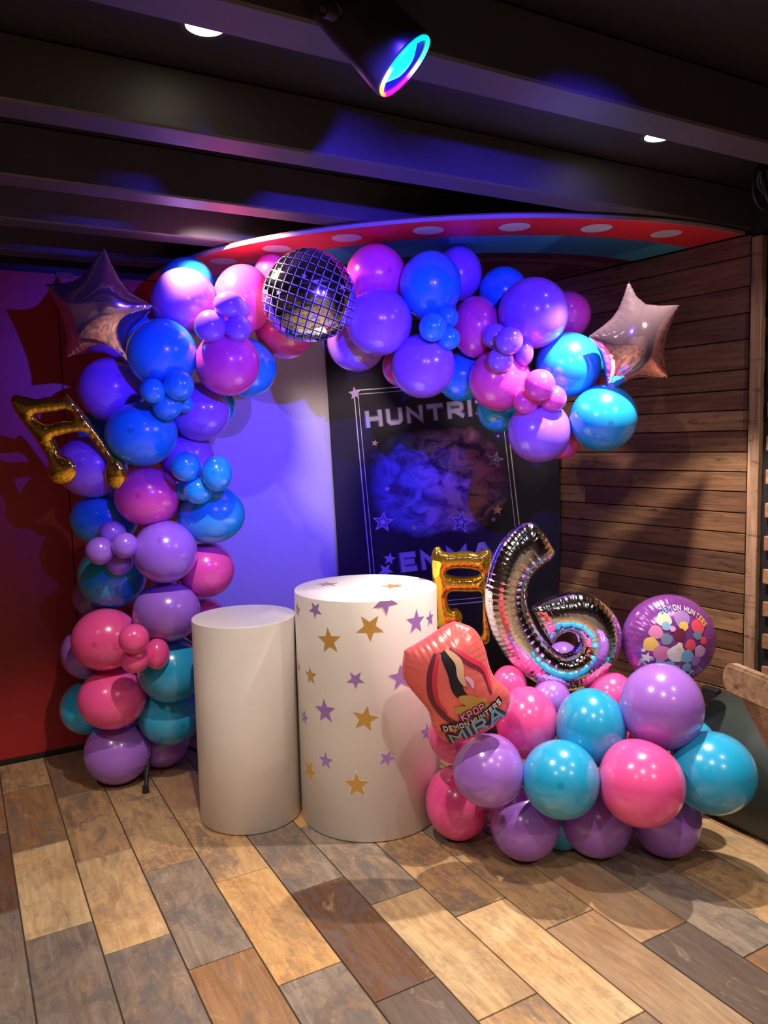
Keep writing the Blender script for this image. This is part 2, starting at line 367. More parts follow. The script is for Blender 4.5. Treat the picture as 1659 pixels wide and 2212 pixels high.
# ------------------------------------------------------------------ moving-head stage light
def moving_head():
    Pc = Vector(atd(872, 142, 1.55)); k = 1.55/F
    n = Vector(RIGHT*0.70+DOWN*0.70+FWD*0.07).normalized()
    root = empty('stage_light', Pc); tag(root, 'black moving-head stage light with glowing rainbow rim under the ceiling', 'stage light')
    q = n.to_track_quat('Z', 'Y'); R = 78*k
    def put(o): o.rotation_mode = 'QUATERNION'; o.rotation_quaternion = q; return o
    put(lathe('head', [(0, -0.24), (0.045, -0.238), (0.062, -0.22), (0.068, -0.12), (R*0.97, -0.07), (R*1.02, -0.004), (R*0.96, 0.0), (R*0.80, -0.002), (R*0.78, -0.02), (0, -0.022)], M['fixture'], root))
    t = NT('rainbow_led'); tc = t.n('ShaderNodeTexCoord'); sp = t.n('ShaderNodeSeparateXYZ'); t.l(tc.outputs['Object'], sp.inputs[0])
    up = q.inverted() @ Vector(-DOWN+RIGHT*0.9); uxy = Vector((up.x, up.y)).normalized()
    ang = t.math('ARCTAN2', t.math('SUBTRACT', t.math('MULTIPLY', sp.outputs[1], uxy.x), t.math('MULTIPLY', sp.outputs[0], uxy.y)), t.math('ADD', t.math('MULTIPLY', sp.outputs[0], uxy.x), t.math('MULTIPLY', sp.outputs[1], uxy.y)))
    f = t.math('ADD', t.math('DIVIDE', ang, 2*PI), 0.5)
    cr = t.ramp(f, [(0.0, (1, 0.25, 0.02)), (0.10, (1, 0.0, 0.06)), (0.28, (0.8, 0.0, 1)), (0.40, (0.05, 0.6, 1)), (0.5, (0, 1, 0.75)), (0.62, (0, 0.9, 1)), (0.85, (0.0, 0.6, 1)), (0.97, (1, 0.4, 0.05)), (1.0, (1, 0.25, 0.02))])
    t.set(Base_Color=(0, 0, 0), Emission_Color=cr, Emission_Strength=5.0)
    vs, fs = [], []
    for i in range(64):
        a = 2*PI*i/64
        for j in range(8):
            b = 2*PI*j/8; r = R*0.90+0.0042*math.cos(b); vs.append((r*math.cos(a), r*math.sin(a), 0.003+0.0042*math.sin(b)))
    for i in range(64):
        for j in range(8): fs.append((i*8+j, ((i+1) % 64)*8+j, ((i+1) % 64)*8+(j+1) % 8, i*8+(j+1) % 8))
    put(mesh('led_ring', vs, fs, t.m, root, True))
    put(lathe('lens', [(0, 0.004), (R*0.4, 0.001), (R*0.70, -0.012)], emis('cyan_lens', (0.0, 0.62, 1.0), 2.2), root))
    put(lathe('lens_bezel', [(R*0.70, -0.010), (R*0.80, -0.003)], emis('blue_bezel', (0.0, 0.0, 0.8), 0.9), root))
    # yoke arm with bolt, and the ceiling base
    back = -n
    ctr = back*0.13
    side = Vector(-RIGHT*0.55+DOWN*0.25-FWD*0.6).normalized()
    top = Vector((0.02, 0.03, 2.44-Pc.z))
    bc = Vector(atd(812, -60, 1.62))-Pc
    t1 = tube('yoke_arm', ctr+side*0.075, bc+side*0.05, 0.020, 0.026, M['fixture'], root)
    b = tube('bolt', ctr+side*0.07, ctr+side*0.10, 0.016, 0.014, M['fixture'], root, 20); tube('bolt_slot', ctr+side*0.1, ctr+side*0.102, 0.007, 0.007, M['metal'], root, 8)
    tube('yoke_drum', bc-Vector((0, 0, 0.015)), bc+Vector((0, 0, 0.06)), 0.075, 0.085, M['fixture'], root, 32)
    tube('mount_base', bc+Vector((0, 0, 0.06)), Vector((bc.x, bc.y, 2.499-Pc.z)), 0.05, 0.05, M['fixture'], root, 24)
moving_head()

# ------------------------------------------------------------------ plinths
def star_pts(n_in=0.42, rot=0.0, pts=5):
    return [((1.0 if i % 2 == 0 else n_in)*math.sin(rot+PI*i/pts), (1.0 if i % 2 == 0 else n_in)*math.cos(rot+PI*i/pts)) for i in range(2*pts)]
def star_grid(rot, n_in=0.42, sub=4, rings=5):
    P = star_pts(n_in, rot); out = []
    for i in range(10):
        a, b = P[i], P[(i+1) % 10]
        for s in range(sub): out.append((a[0]+(b[0]-a[0])*s/sub, a[1]+(b[1]-a[1])*s/sub))
    N = len(out); vs = [(0, 0)]+[(x*r/rings, y*r/rings) for r in range(1, rings+1) for x, y in out]
    fs = [(0, 1+(i+1) % N, 1+i) for i in range(N)]
    for r in range(rings-1):
        for i in range(N): fs.append((1+r*N+i, 1+r*N+(i+1) % N, 1+(r+1)*N+(i+1) % N, 1+(r+1)*N+i))
    return vs, fs
def plinth(name, c, r, h, label):
    p = lathe(name, [(0, 0.002), (r-0.004, 0.002), (r, 0.006), (r, h-0.004), (r-0.001, h-0.001), (r-0.004, h), (0, h)], M['plinth'], None, 128)
    m = p.data
    for poly in m.polygons: poly.use_smooth = abs(poly.normal.z) < 0.5
    p.location = (c[0], c[1], 0); tag(p, label, 'plinth'); return p
CL, RL, HL = (0.976, 2.920), 0.2045, 0.814
CR, RR, HR = (1.405, 2.685), 0.283, 0.918
plinth('display_plinth', CL, RL, HL, 'shorter plain white cylinder plinth on the left')
pr = plinth('display_plinth', CR, RR, HR, 'taller white cylinder plinth covered in gold and purple star stickers')
def cyl_hit(px, py):
    d = ray(px, py); a = d[0]**2+d[1]**2; b = -(d[0]*CR[0]+d[1]*CR[1]); c = CR[0]**2+CR[1]**2-RR**2
    t = (-b-math.sqrt(max(b*b-a*c, 0)))/a; p = C0+d*t; return math.atan2(p[1]-CR[1], p[0]-CR[0]), p[2], t
def sticker(px, py, Rpx, col, rot):
    th, zc, t = cyl_hit(px, py); R = Rpx*t/F*1.02
    vs, fs = star_grid(math.radians(rot))
    par = pr
    for sc, m, e, nm in ((1.0, M[col], 0.0012, 'star_sticker'), (1.12, M['decal_edge'], 0.0006, 'sticker_border')):
        V = []
        for u, v in vs:
            a = th+u*R*sc/RR; zz = min(zc+v*R*sc, HR-0.002); V.append(((RR+e)*math.cos(a), (RR+e)*math.sin(a), zz))
        par = mesh(nm, V, [f[::-1] for f in fs], m, par)
for s in [(711, 1384, 29, 'gold_vinyl', -6), (799, 1356, 30, 'gold_vinyl', 36), (671, 1459, 20, 'gold_vinyl', -4), (789, 1553, 30, 'gold_vinyl', 12), (771, 1696, 29, 'gold_vinyl', -1), (669, 1664, 26, 'gold_vinyl', 20), (643, 1316, 17, 'gold_vinyl', 5), (645, 1439, 12, 'gold_vinyl', 0),
          (681, 1317, 19, 'purple_vinyl', 40), (832, 1300, 28, 'purple_vinyl', 30), (899, 1343, 27, 'purple_vinyl', 3), (929, 1336, 18, 'purple_vinyl', 0), (768, 1468, 20, 'purple_vinyl', 36), (866, 1463, 29, 'purple_vinyl', -2), (702, 1536, 28, 'purple_vinyl', -5), (658, 1549, 17, 'purple_vinyl', 8),
          (704, 1643, 20, 'purple_vinyl', 0), (836, 1638, 20, 'purple_vinyl', 24), (921, 1580, 20, 'purple_vinyl', 8)]: sticker(*s)
for px, py, col, rot in ((707, 1262, 'rose_vinyl', 20), (848, 1266, 'gold_vinyl', 10)):
    p = onz(px, py, HR); vs, fs = star_grid(math.radians(rot)); R = 0.05
    mesh('star_sticker', [(p[0]-CR[0]+u*R, p[1]-CR[1]+v*R, HR+0.0012) for u, v in vs], [f[::-1] for f in fs], M[col], pr)

# ------------------------------------------------------------------ stroke lettering
GL = {'H': ([[(0, 0), (0, 1)], [(1, 0), (1, 1)], [(0, .5), (1, .5)]], 1), 'U': ([[(0, 1), (0, .18), (.18, 0), (.82, 0), (1, .18), (1, 1)]], 1), 'N': ([[(0, 0), (0, 1), (1, 0), (1, 1)]], 1),
      'T': ([[(0, 1), (1, 1)], [(.5, 1), (.5, 0)]], 1), 'R': ([[(0, 0), (0, 1), (.82, 1), (1, .84), (1, .58), (.82, .42), (0.05, .42)], [(.45, .42), (1, 0)]], 1), 'I': ([[(0, 0), (0, 1)]], 0.0),
      'X': ([[(0, 0), (1, 1)], [(0, 1), (1, 0)]], 1), 'E': ([[(1, 1), (0, 1), (0, 0), (1, 0)], [(0, .5), (.85, .5)]], .85), 'M': ([[(0, 0), (0, 1), (.5, .35), (1, 1), (1, 0)]], 1.2),
      'A': ([[(0, 0), (.4, 1), (.6, 1), (1, 0)], [(.17, .33), (.83, .33)]], 1.1), 'K': ([[(0, 0), (0, 1)], [(1, 1), (0.08, .5), (1, 0)]], .95), 'P': ([[(0, 0), (0, 1), (.82, 1), (1, .84), (1, .58), (.82, .42), (0, .42)]], .95),
      'O': ([[(.18, 0), (.82, 0), (1, .18), (1, .82), (.82, 1), (.18, 1), (0, .82), (0, .18), (.18, 0)]], 1), 'D': ([[(0, 0), (0, 1), (.74, 1), (1, .74), (1, .26), (.74, 0), (0, 0), (0, .2)]], 1),
      'S': ([[(1, 1), (.12, 1), (0, .9), (0, .6), (.12, .5), (.88, .5), (1, .4), (1, .1), (.88, 0), (0, 0)]], .9)}
def lettering(s, asp, gap, th, fn, step=0.2):
    """strokes in letter-height units; fn maps (x, y, layer) to a point"""
    vs, fs = [], []; x = 0.0; words = []
    for ch in s:
        if ch == ' ': x += asp*0.6; continue
        strokes, wd = GL[ch]; W = asp*wd
        for st in strokes:
            P = [np.array((x+p[0]*W, p[1]*(1-th)+th/2)) for p in st]
            for q in range(len(P)-1):
                pass
            D = [(b-a)/max(np.linalg.norm(b-a), 1e-9) for a, b in zip(P[:-1], P[1:])]
            L, R = [], []
            for i, p in enumerate(P):
                if i == 0: nrm = np.array((-D[0][1], D[0][0])); e = -D[0]*(th/2 if p[1] in (0,) else 0); sc = 1
                elif i == len(P)-1: nrm = np.array((-D[-1][1], D[-1][0])); sc = 1
                else:
                    n0 = np.array((-D[i-1][1], D[i-1][0])); n1 = np.array((-D[i][1], D[i][0])); nrm = n0+n1; nn = np.linalg.norm(nrm); nrm = nrm/max(nn, 1e-6); sc = min(1/max(nrm@n0, 0.2), 1.7)
                ext = np.zeros(2)
                if i == 0: ext = -D[0]*th/2
                if i == len(P)-1: ext = D[-1]*th/2
                L.append(p+ext+nrm*sc*th/2); R.append(p+ext-nrm*sc*th/2)
            for i in range(len(P)-1):
                n = max(1, int(np.linalg.norm(P[i+1]-P[i])/step)); b0 = len(vs)
                for q in range(n+1):
                    f = q/n; vs.append(L[i]*(1-f)+L[i+1]*f); vs.append((L[i]*(1-f)+L[i+1]*f+R[i]*(1-f)+R[i+1]*f)/2); vs.append(R[i]*(1-f)+R[i+1]*f)
                for q in range(n):
                    c = b0+3*q; fs += [(c, c+1, c+4, c+3), (c+1, c+2, c+5, c+4)]
        x += W+th+gap
    total = x-gap-th
    return [fn(v[0]/max(total, 1e-6), v[1], v[0]) for v in vs], fs, total

# ------------------------------------------------------------------ banner across the corner
PA = np.array([1.871, 3.985]); PB = np.array([2.845, 3.165]); BD = (PB-PA)/np.linalg.norm(PB-PA); BN = np.array([-BD[1], BD[0]])
if BN @ (-PA) < 0: BN = -BN
def bpt(px, py, e=0.0):
    d = ray(px, py); t = (PA @ BN)/(d[:2] @ BN); p = C0+d*t
    u = (p[:2]-PA) @ BD; wv = 0.010*math.sin(u*9+1)*min(1, max(0, (1.9-p[2])/0.8))+0.006*math.sin(u*23+p[2]*2)
    q = p[:2]+BN*(e+0.012+wv); return np.array([q[0], q[1], p[2]])
ban = empty('backdrop_banner', (*((PA+PB)/2), 0)); tag(ban, 'black printed fabric banner with silver lettering hung across the corner', 'banner')
BI = Matrix.Translation(-Vector(ban.location))
def bmesh_(name, vs, fs, mat, parent=ban, smooth=False): return mesh(name, [Vector(v)-Vector(ban.location) for v in vs], fs, mat, parent, smooth)
# cloth grid between left and right edges traced in the photo
gy = np.linspace(690, 1440, 46); V, Fc = [], []
nx = 60
for y in gy:
    xl = 702+(y-740)*0.0665; xr = 1199+10*math.sin((y-900)/140)+ (y-1000)*0.01
    for i in range(nx+1): V.append(bpt(xl+(xr-xl)*i/nx, y+(8-16*i/nx)))
for j in range(len(gy)-1):
    for i in range(nx): a = j*(nx+1)+i; Fc.append((a, a+1, a+nx+2, a+nx+1))
bmesh_('cloth', V, Fc, M['cloth'], smooth=True)
def strip(name, pts, wpx, mat, e=0.002, sub=14):
    """printed line through pixel points"""
    V, Fc = [], []
    for (x0, y0), (x1, y1) in zip(pts[:-1], pts[1:]):
        L = math.hypot(x1-x0, y1-y0); nx_, ny_ = -(y1-y0)/L*wpx/2, (x1-x0)/L*wpx/2; b = len(V)
        for i in range(sub+1):
            f = i/sub; x, y = x0+(x1-x0)*f, y0+(y1-y0)*f; V += [bpt(x+nx_, y+ny_, e), bpt(x-nx_, y-ny_, e)]
        for i in range(sub): Fc.append((b+2*i, b+2*i+1, b+2*i+3, b+2*i+2))
    bmesh_(name, V, Fc, mat)
Q = [(766, 844), (1086, 818), (1139, 1287), (809, 1322)]
strip('border_line', [Q[0], Q[1]], 2.2, M['line']); strip('border_line', [Q[0], Q[3]], 2.2, M['line']); strip('border_line', [Q[1], Q[2]], 2.2, M['line']); strip('border_line', [Q[3], Q[2]], 2.2, M['line'])
q2 = [(775, 852), (1078, 828), (1129, 1279), (817, 1312)]
for a, b in ((0, 1), (0, 3), (1, 2), (3, 2)): strip('border_line', [q2[a], q2[b]], 1.5, M['line'])
def pstar(px, py, R, mat, rot=0, e=0.003, n_in=0.42):
    vs, fs = star_grid(math.radians(rot), n_in, 2, 2); bmesh_('printed_star', [bpt(px+u*R, py-v*R, e) for u, v in vs], [f[::-1] for f in fs], mat)
for s in [(768, 850, 15, 'star_print', -8), (811, 957, 8, 'star_gold', 10), (837, 1056, 7, 'star_print', 6), (895, 1139, 8, 'star_gold', 0), (1075, 1101, 12, 'star_gold', 4), (1066, 1122, 6, 'star_print', 0), (842, 1207, 14, 'star_print', 8), (834, 1232, 17, 'star_print', 30), (1076, 942, 4, 'star_print', 0), (885, 905, 3, 'star_print', 0)]: pstar(s[0], s[1], s[2], M[s[3]], s[4])
for px, py, R, rot in ((828, 1127, 24, 6), (997, 1127, 26, 10), (1070, 993, 19, 12)):
    pstar(px, py, R, M['star_print'], rot, 0.0035); pstar(px, py, R*0.72, M['letter_edge'], rot, 0.0045); pstar(px, py, R*0.36, M['star_print'], rot, 0.0055)
# central artwork: abstract coloured haze print
t = NT('banner_art_print'); uv = t.n('ShaderNodeUVMap'); uv.uv_map = 'UVMap'; mp = t.n('ShaderNodeMapping'); t.l(uv.outputs[0], mp.inputs[0])
sp = t.n('ShaderNodeSeparateXYZ'); t.l(uv.outputs[0], sp.inputs[0])
n1 = t.noise(uv.outputs[0], 3.2, 6, 0.6, 1.2); n2 = t.noise(uv.outputs[0], 7.0, 5, 0.6, 0.8)
hx = t.math('ADD', sp.outputs[0], t.math('MULTIPLY', t.math('SUBTRACT', n1, 0.5), 0.5))
c = t.ramp(hx, [(0.05, (0.08, 0.10, 0.48)), (0.3, (0.16, 0.20, 0.62)), (0.48, (0.44, 0.28, 0.78)), (0.62, (0.60, 0.36, 0.72)), (0.80, (0.58, 0.20, 0.42)), (0.97, (0.30, 0.08, 0.30))])
lowmid = t.math('MULTIPLY', t.ramp(sp.outputs[1], [(0.05, (0, 0, 0)), (0.22, (1, 1, 1)), (0.38, (0.7, 0.7, 0.7)), (0.55, (0, 0, 0))]), t.ramp(hx, [(0.35, (0, 0, 0)), (0.55, (1, 1, 1)), (0.75, (1, 1, 1)), (0.9, (0, 0, 0))]))
c = t.mix(t.math('MULTIPLY', lowmid, 0.8), c, (0.45, 0.23, 0.07))
c = t.mix(t.ramp(n2, [(0.42, (0, 0, 0)), (0.62, (1, 1, 1))]), c, (0.05, 0.03, 0.16))
dx = t.math('MULTIPLY', t.math('SUBTRACT', sp.outputs[0], 0.5), 2.0); dy = t.math('MULTIPLY', t.math('SUBTRACT', sp.outputs[1], 0.5), 2.0)
rad = t.math('ADD', t.math('POWER', t.math('ABSOLUTE', dx), 2.6), t.math('POWER', t.math('ABSOLUTE', dy), 2.6))
rad = t.math('ADD', rad, t.math('MULTIPLY', t.math('SUBTRACT', n1, 0.5), 0.9))
t.set(Base_Color=t.mix(t.ramp(rad, [(0.45, (0, 0, 0)), (0.95, (1, 1, 1))]), c, (0.012, 0.010, 0.022)), Roughness=0.75); M['art'] = t.m
AQ = [(783, 930), (1088, 905), (1112, 1150), (806, 1172)]      # TL TR BR BL in the photo
V, Fc, UV = [], [], []
for j in range(25):
    for i in range(31):
        u, v = i/30, j/24
        x = (AQ[0][0]*(1-u)+AQ[1][0]*u)*(1-v)+(AQ[3][0]*(1-u)+AQ[2][0]*u)*v; y = (AQ[0][1]*(1-u)+AQ[1][1]*u)*(1-v)+(AQ[3][1]*(1-u)+AQ[2][1]*u)*v
        V.append(bpt(x, y, 0.0015)); UV.append((u, 1-v))
for j in range(24):
    for i in range(30): a = j*31+i; Fc.append((a, a+1, a+32, a+31))
art = bmesh_('printed_artwork', V, Fc, M['art'], smooth=True)
ul = art.data.uv_layers.new(name='UVMap')
for lp in art.data.loops: ul.data[lp.index].uv = UV[lp.vertex_index]
def banner_text(s, p0, p1, hpx, asp, gap, th, mat, e, grow=0.0, name='lettering', shear=0.0):
    d = np.array([p1[0]-p0[0], p1[1]-p0[1]], float); L = np.linalg.norm(d); d /= L; up = np.array([d[1], -d[0]])
    def fn(u, v, x):
        p = np.array(p0)+d*u*L+up*(v*hpx+0)+d*v*shear*hpx; return bpt(p[0], p[1], e)
    vs, fs, _ = lettering(s, asp, gap, th, fn); bmesh_(name, vs, fs, mat)
banner_text('HUNTRIX', (797, 925), (1062, 896), 38, 0.85, 0.20, 0.36, M['letter_edge'], 0.003, name='lettering_outline')
banner_text('HUNTRIX', (798, 924), (1061, 895), 36, 0.85, 0.30, 0.25, M['letter'], 0.0045)
banner_text('EMMA', (871, 1237), (1064, 1211), 44, 0.9, 0.22, 0.36, M['letter_edge'], 0.003, name='lettering_outline')
banner_text('EMMA', (873, 1236), (1062, 1210), 42, 0.9, 0.32, 0.27, M['letter'], 0.0045)

# ------------------------------------------------------------------ latex balloons
def balloon_mesh():
    prof = []
    for i in range(29):
        a = PI*i/28; z = math.cos(a); r = math.sin(a)
        if z < 0: z *= 1+0.10*(-z)**2; r *= 1-0.05*(-z)
        prof.append((max(r, 0), z))
    prof[0] = (0, 1.0); prof[-1] = (0.05, -1.10)
    prof += [(0.035, -1.13), (0.075, -1.20), (0.07, -1.205), (0, -1.15)]
    o = lathe('balloon', prof, None, None, 44); m = o.data; m.flip_normals(); m.materials.append(M['L']); bpy.data.objects.remove(o); return m
BM_ = balloon_mesh()
CAMQ = CAMROT.to_quaternion()
CN = {'T': 'turquoise', 'P': 'pink', 'L': 'lavender'}
def balloon(x, y, rx, ry, col, t, label, group, big=True):
    fix = t == 'g'
    if fix: t = H/(ry/F-ray(x, y)[2])
    BALL.append(dict(x=x, y=y, rx=rx, ry=ry, col=col, t=t, label=label, group=group, big=big, fix=fix))
def place_balloons():
    relax()
    for b in BALL:
        t = b['t']; k = t/F; p = atd(b['x'], b['y'], t); rx, ry = b['rx'], b['ry']
        o = link('balloon' if b['big'] else 'small_balloon', BM_); o.material_slots[0].link = 'OBJECT'; o.material_slots[0].material = M[b['col']]
        q = Matrix.Rotation(random.uniform(0.15, 0.75), 3, Vector((random.uniform(-1, 1), random.uniform(-1, 1), 0)).normalized())
        if abs(rx-ry) > 4: m3 = CAMROT @ Matrix.Diagonal((rx*k, ry*k, (rx+ry)/2*k))
        else: m3 = CAMROT @ q @ Matrix.Diagonal(((rx+ry)/2*k,)*3)
        o.matrix_world = Matrix.Translation(p) @ m3.to_4x4(); tag(o, b['label'], 'balloon', b['group'])
BALL = []
def relax():
    """slide balloons along their lines of sight until they only press lightly on each other"""
    n = len(BALL); t = np.array([b['t'] for b in BALL]); t0 = t.copy(); fx = np.array([b['fix'] for b in BALL])
    D = np.array([ray(b['x'], b['y']) for b in BALL]); rk = np.array([(b['rx']+b['ry'])/2/F for b in BALL])
    for _ in range(120):
        P = D*t[:, None]; r = rk*t; mv = np.zeros(n)
        for i in range(n):
            dv = P-P[i]; ds = np.sqrt((dv**2).sum(1)); ov = 0.90*(r+r[i])-ds; ov[i] = -1
            for j in np.where(ov > 0)[0]:
                sg = np.sign(t0[j]-t0[i]) or (1 if j > i else -1)
                mv[i] -= sg*ov[j]*0.12; mv[j] += sg*ov[j]*0.12
        t = np.where(fx, t, np.clip(t+np.clip(mv, -0.02, 0.02), t0-0.14, t0+0.20))
        yy = D[:, 1]*t; lim = (YB-0.01-rk*t)/D[:, 1]; t = np.minimum(t, lim)
        zz = H+D[:, 2]*t; low = zz < rk*t+0.002
        t = np.where(low & ~fx, np.minimum(t, H/(rk-D[:, 2])-0.002), t)
    for b, q in zip(BALL, t): b['t'] = float(q)
def tcol(y): return 3.20+0.24*min(max((y-800)/850, 0), 1)
LAY = {'f': -0.08, 'm': 0.0, 'b': 0.10, 'B': 0.17, 's': -0.17, 'S': -0.09, 'r': -0.12}
ARCH = [
 (255, 1622, 70, 70, 'L', 'g', 'lavender balloon at the foot of the left column, lowest of all'),
 (352, 1600, 56, 56, 'L', 'b', 'shaded purple balloon behind the lowest turquoise one near the floor'),
 (368, 1539, 70, 69, 'T', 'm', 'dark turquoise balloon low beside the shorter plinth, second from floor'),
 (370, 1446, 71, 70, 'T', 'f', 'turquoise balloon beside the shorter plinth under the small pink trio'),
 (192, 1527, 58, 60, 'T', 'b', 'turquoise balloon peeking out low at the left against the red wall'),
 (243, 1509, 72, 65, 'P', 'f', 'lower of the two big pink balloons low in the left column'),
 (194, 1408, 60, 59, 'L', 'b', 'purple balloon peeking out behind the low pink pair at left'),
 (229, 1381, 72, 67, 'P', 'f', 'upper of the two big pink balloons low in the left column'),
 (361, 1321, 72, 66, 'L', 'f', 'lavender balloon just above the small pink trio'),
 (440, 1340, 52, 50, 'P', 'B', 'pink balloon half hidden just above the shorter plinth'),
 (446, 1230, 61, 59, 'P', 'm', 'pink balloon on the right side of the left column below a turquoise one'),
 (206, 1287, 46, 48, 'L', 'B', 'purple balloon edge showing behind the turquoise one at left'),
 (243, 1243, 73, 71, 'T', 'm', 'turquoise balloon right below the small lavender cluster'),
 (357, 1192, 69, 68, 'L', 'f', 'round lavender balloon in mid column beside the small lavender cluster'),
 (226, 1121, 72, 60, 'T', 'm', 'turquoise balloon on the left of the lone mid-column pink one'),
 (457, 1110, 73, 64, 'T', 'm', 'turquoise balloon at right of the column below its small turquoise trio'),
 (319, 1073, 70, 64, 'P', 'f', 'magenta pink balloon in mid column beside the gold note head'),
 (199, 1008, 75, 67, 'L', 'm', 'violet balloon directly behind the gold note at left'),
 (405, 987, 60, 58, 'L', 'b', 'deep violet balloon behind the lower small turquoise trio'),
 (218, 932, 50, 50, 'T', 'B', 'blue balloon sliver behind the stem of the left gold note'),
 (306, 938, 77, 70, 'T', 'f', 'big blue balloon in the middle of the left column'),
 (433, 889, 62, 66, 'L', 'm', 'violet balloon at right below the big magenta one'),
 (458, 878, 48, 52, 'T', 'B', 'blue balloon edge behind the violet one beside the white wall'),
 (241, 843, 71, 69, 'L', 'm', 'violet balloon below the left foil star'),
 (351, 764, 77, 73, 'T', 'f', 'big blue balloon beside the left foil star'),
 (292, 720, 47, 50, 'T', 'm', 'small piece of blue balloon touching the left foil star'),
 (327, 690, 36, 40, 'P', 'b', 'pink balloon sliver between the left star and the lavender balloon'),
 (492, 785, 71, 68, 'P', 'f', 'big magenta balloon at the upper left bend of the arch'),
 (534, 795, 62, 65, 'T', 'b', 'blue balloon behind the big magenta one at the bend'),
 (399, 652, 70, 72, 'L', 'f', 'bright lavender balloon at the top left corner of the arch'),
 (405, 615, 60, 56, 'T', 'b', 'turquoise balloon peeking over the top left lavender one'),
 (526, 646, 64, 73, 'P', 'm', 'brightly lit pink balloon left of the mirror-ball balloon'),
 (588, 588, 38, 38, 'P', 'B', 'small pink balloon edge above and left of the mirror-ball balloon'),
 (617, 706, 68, 67, 'P', 'b', 'magenta balloon underneath the mirror-ball balloon'),
 (770, 738, 65, 64, 'L', 'b', 'purple balloon hanging right below the mirror-ball balloon'),
 (812, 595, 64, 67, 'P', 'm', 'pink balloon at the top right of the mirror-ball balloon'),
 (819, 696, 72, 71, 'L', 'f', 'violet balloon touching the right side of the mirror-ball balloon'),
 (930, 618, 67, 74, 'T', 'f', 'bright turquoise balloon at the top middle of the arch'),
 (990, 592, 51, 58, 'L', 'b', 'deep violet balloon behind the bright turquoise one at the top'),
 (915, 791, 68, 71, 'L', 'f', 'violet balloon hanging over the top edge of the banner'),
 (868, 792, 42, 44, 'P', 'B', 'pink balloon sliver left of the hanging violet one'),
 (995, 814, 52, 54, 'T', 'b', 'turquoise balloon behind, above the banner lettering'),
 (1028, 707, 52, 66, 'P', 'm', 'plum pink balloon right of the small turquoise trio at top'),
 (1087, 630, 52, 53, 'T', 'b', 'blue balloon behind the large violet one at upper right'),
 (1152, 677, 75, 77, 'L', 'f', 'large violet balloon at the upper right of the arch'),
 (1224, 682, 52, 52, 'P', 'B', 'plum balloon edge right of the large violet one'),
 (1080, 821, 68, 66, 'P', 'm', 'magenta balloon below the small lavender cluster at right'),
 (1227, 789, 72, 69, 'T', 'm', 'upper turquoise balloon beside the right foil star'),
 (1164, 932, 70, 66, 'L', 'f', 'lavender balloon at the lower right tip of the arch beside the banner'),
 (1303, 903, 73, 71, 'T', 'f', 'lower turquoise balloon below the right foil star'),
 (1078, 885, 48, 48, 'T', 'B', 'dull turquoise balloon behind the magenta one over the banner'),
 (1212, 950, 42, 43, 'P', 'b', 'pink balloon sliver behind the lavender one at the arch tip'),
 (1290, 812, 32, 34, 'P', 'B', 'plum balloon sliver between the two right turquoise balloons'),
 (1300, 772, 34, 44, 'T', 'b', 'blue balloon edge pressed against the right foil star')]
for x, y, rx, ry, c, lay, lab in ARCH:
    balloon(x, y, rx, ry, c, 'g' if lay == 'g' else tcol(y)+LAY[lay], lab, 'balloons of the arch garland')
SMALL = [
 ((289, 1380, 33, 32, 's'), (340, 1412, 26, 34, 'S'), (292, 1423, 31, 31, 's'), 'P', 'small pink balloon', 'low in the left column', ('upper', 'right', 'lower')),
 ((216, 1190, 30, 31, 's'), (270, 1178, 28, 29, 's'), (243, 1153, 30, 28, 'S'), 'L', 'small lavender balloon', 'of four in the left column', ('left', 'right', 'top')),
 ((402, 1008, 34, 32, 's'), (469, 1023, 33, 39, 's'), (428, 1058, 32, 31, 's'), 'T', 'small turquoise balloon', 'at the column edge beside the white wall', ('left', 'right', 'lower')),
 ((330, 844, 27, 27, 's'), (386, 832, 34, 32, 's'), (361, 876, 31, 32, 'r'), 'T', 'small blue balloon', 'under the big blue balloon by the star', ('left', 'right', 'lower')),
 ((494, 658, 33, 28, 's'), (455, 705, 34, 36, 's'), (514, 709, 27, 31, 's'), 'L', 'small lavender balloon', 'at the top left bend of the arch', ('top', 'left', 'right')),
 ((935, 707, 30, 31, 's'), (966, 686, 25, 25, 'S'), (969, 731, 26, 25, 'S'), 'T', 'small blue balloon', 'at the top middle of the arch', ('left', 'upper', 'lower')),
 ((1100, 736, 31, 29, 's'), (1132, 761, 21, 30, 'S'), (1081, 777, 29, 27, 's'), 'L', 'small lavender balloon', 'below the large violet balloon at right', ('top', 'right', 'lower')),
 ((1165, 832, 33, 36, 's'), (1136, 867, 28, 28, 'S'), (1195, 861, 28, 30, 'S'), 'P', 'small pink balloon', 'above the lavender balloon at the arch tip', ('upper', 'left', 'right'))]
for a, b, c, col, nm, where, pos in SMALL:
    for s, ps in zip((a, b, c), pos): balloon(*s[:4], col, tcol(s[1])+LAY[s[4]]-0.02, f'{nm}, {ps} one of the cluster {where}', 'small balloon clusters', False)
for s, col, lab in (((258, 1214, 29, 28, 'S'), 'L', 'small shaded lavender balloon, lowest of the four-balloon cluster in the left column'), ((512, 668, 27, 29, 'S'), 'L', 'small lavender balloon hidden behind the top left bend cluster'),
                    ((397, 871, 20, 22, 'f'), 'T', 'small blue balloon sliver behind the cluster by the left star'), ((1069, 726, 27, 28, 'S'), 'L', 'small violet balloon behind the lavender cluster at right'), ((400, 1060, 20, 24, 'f'), 'T', 'small turquoise balloon sliver behind the trio beside the white wall')):
    balloon(*s[:4], col, tcol(s[1])+LAY[s[4]], lab, 'small balloon clusters', False)
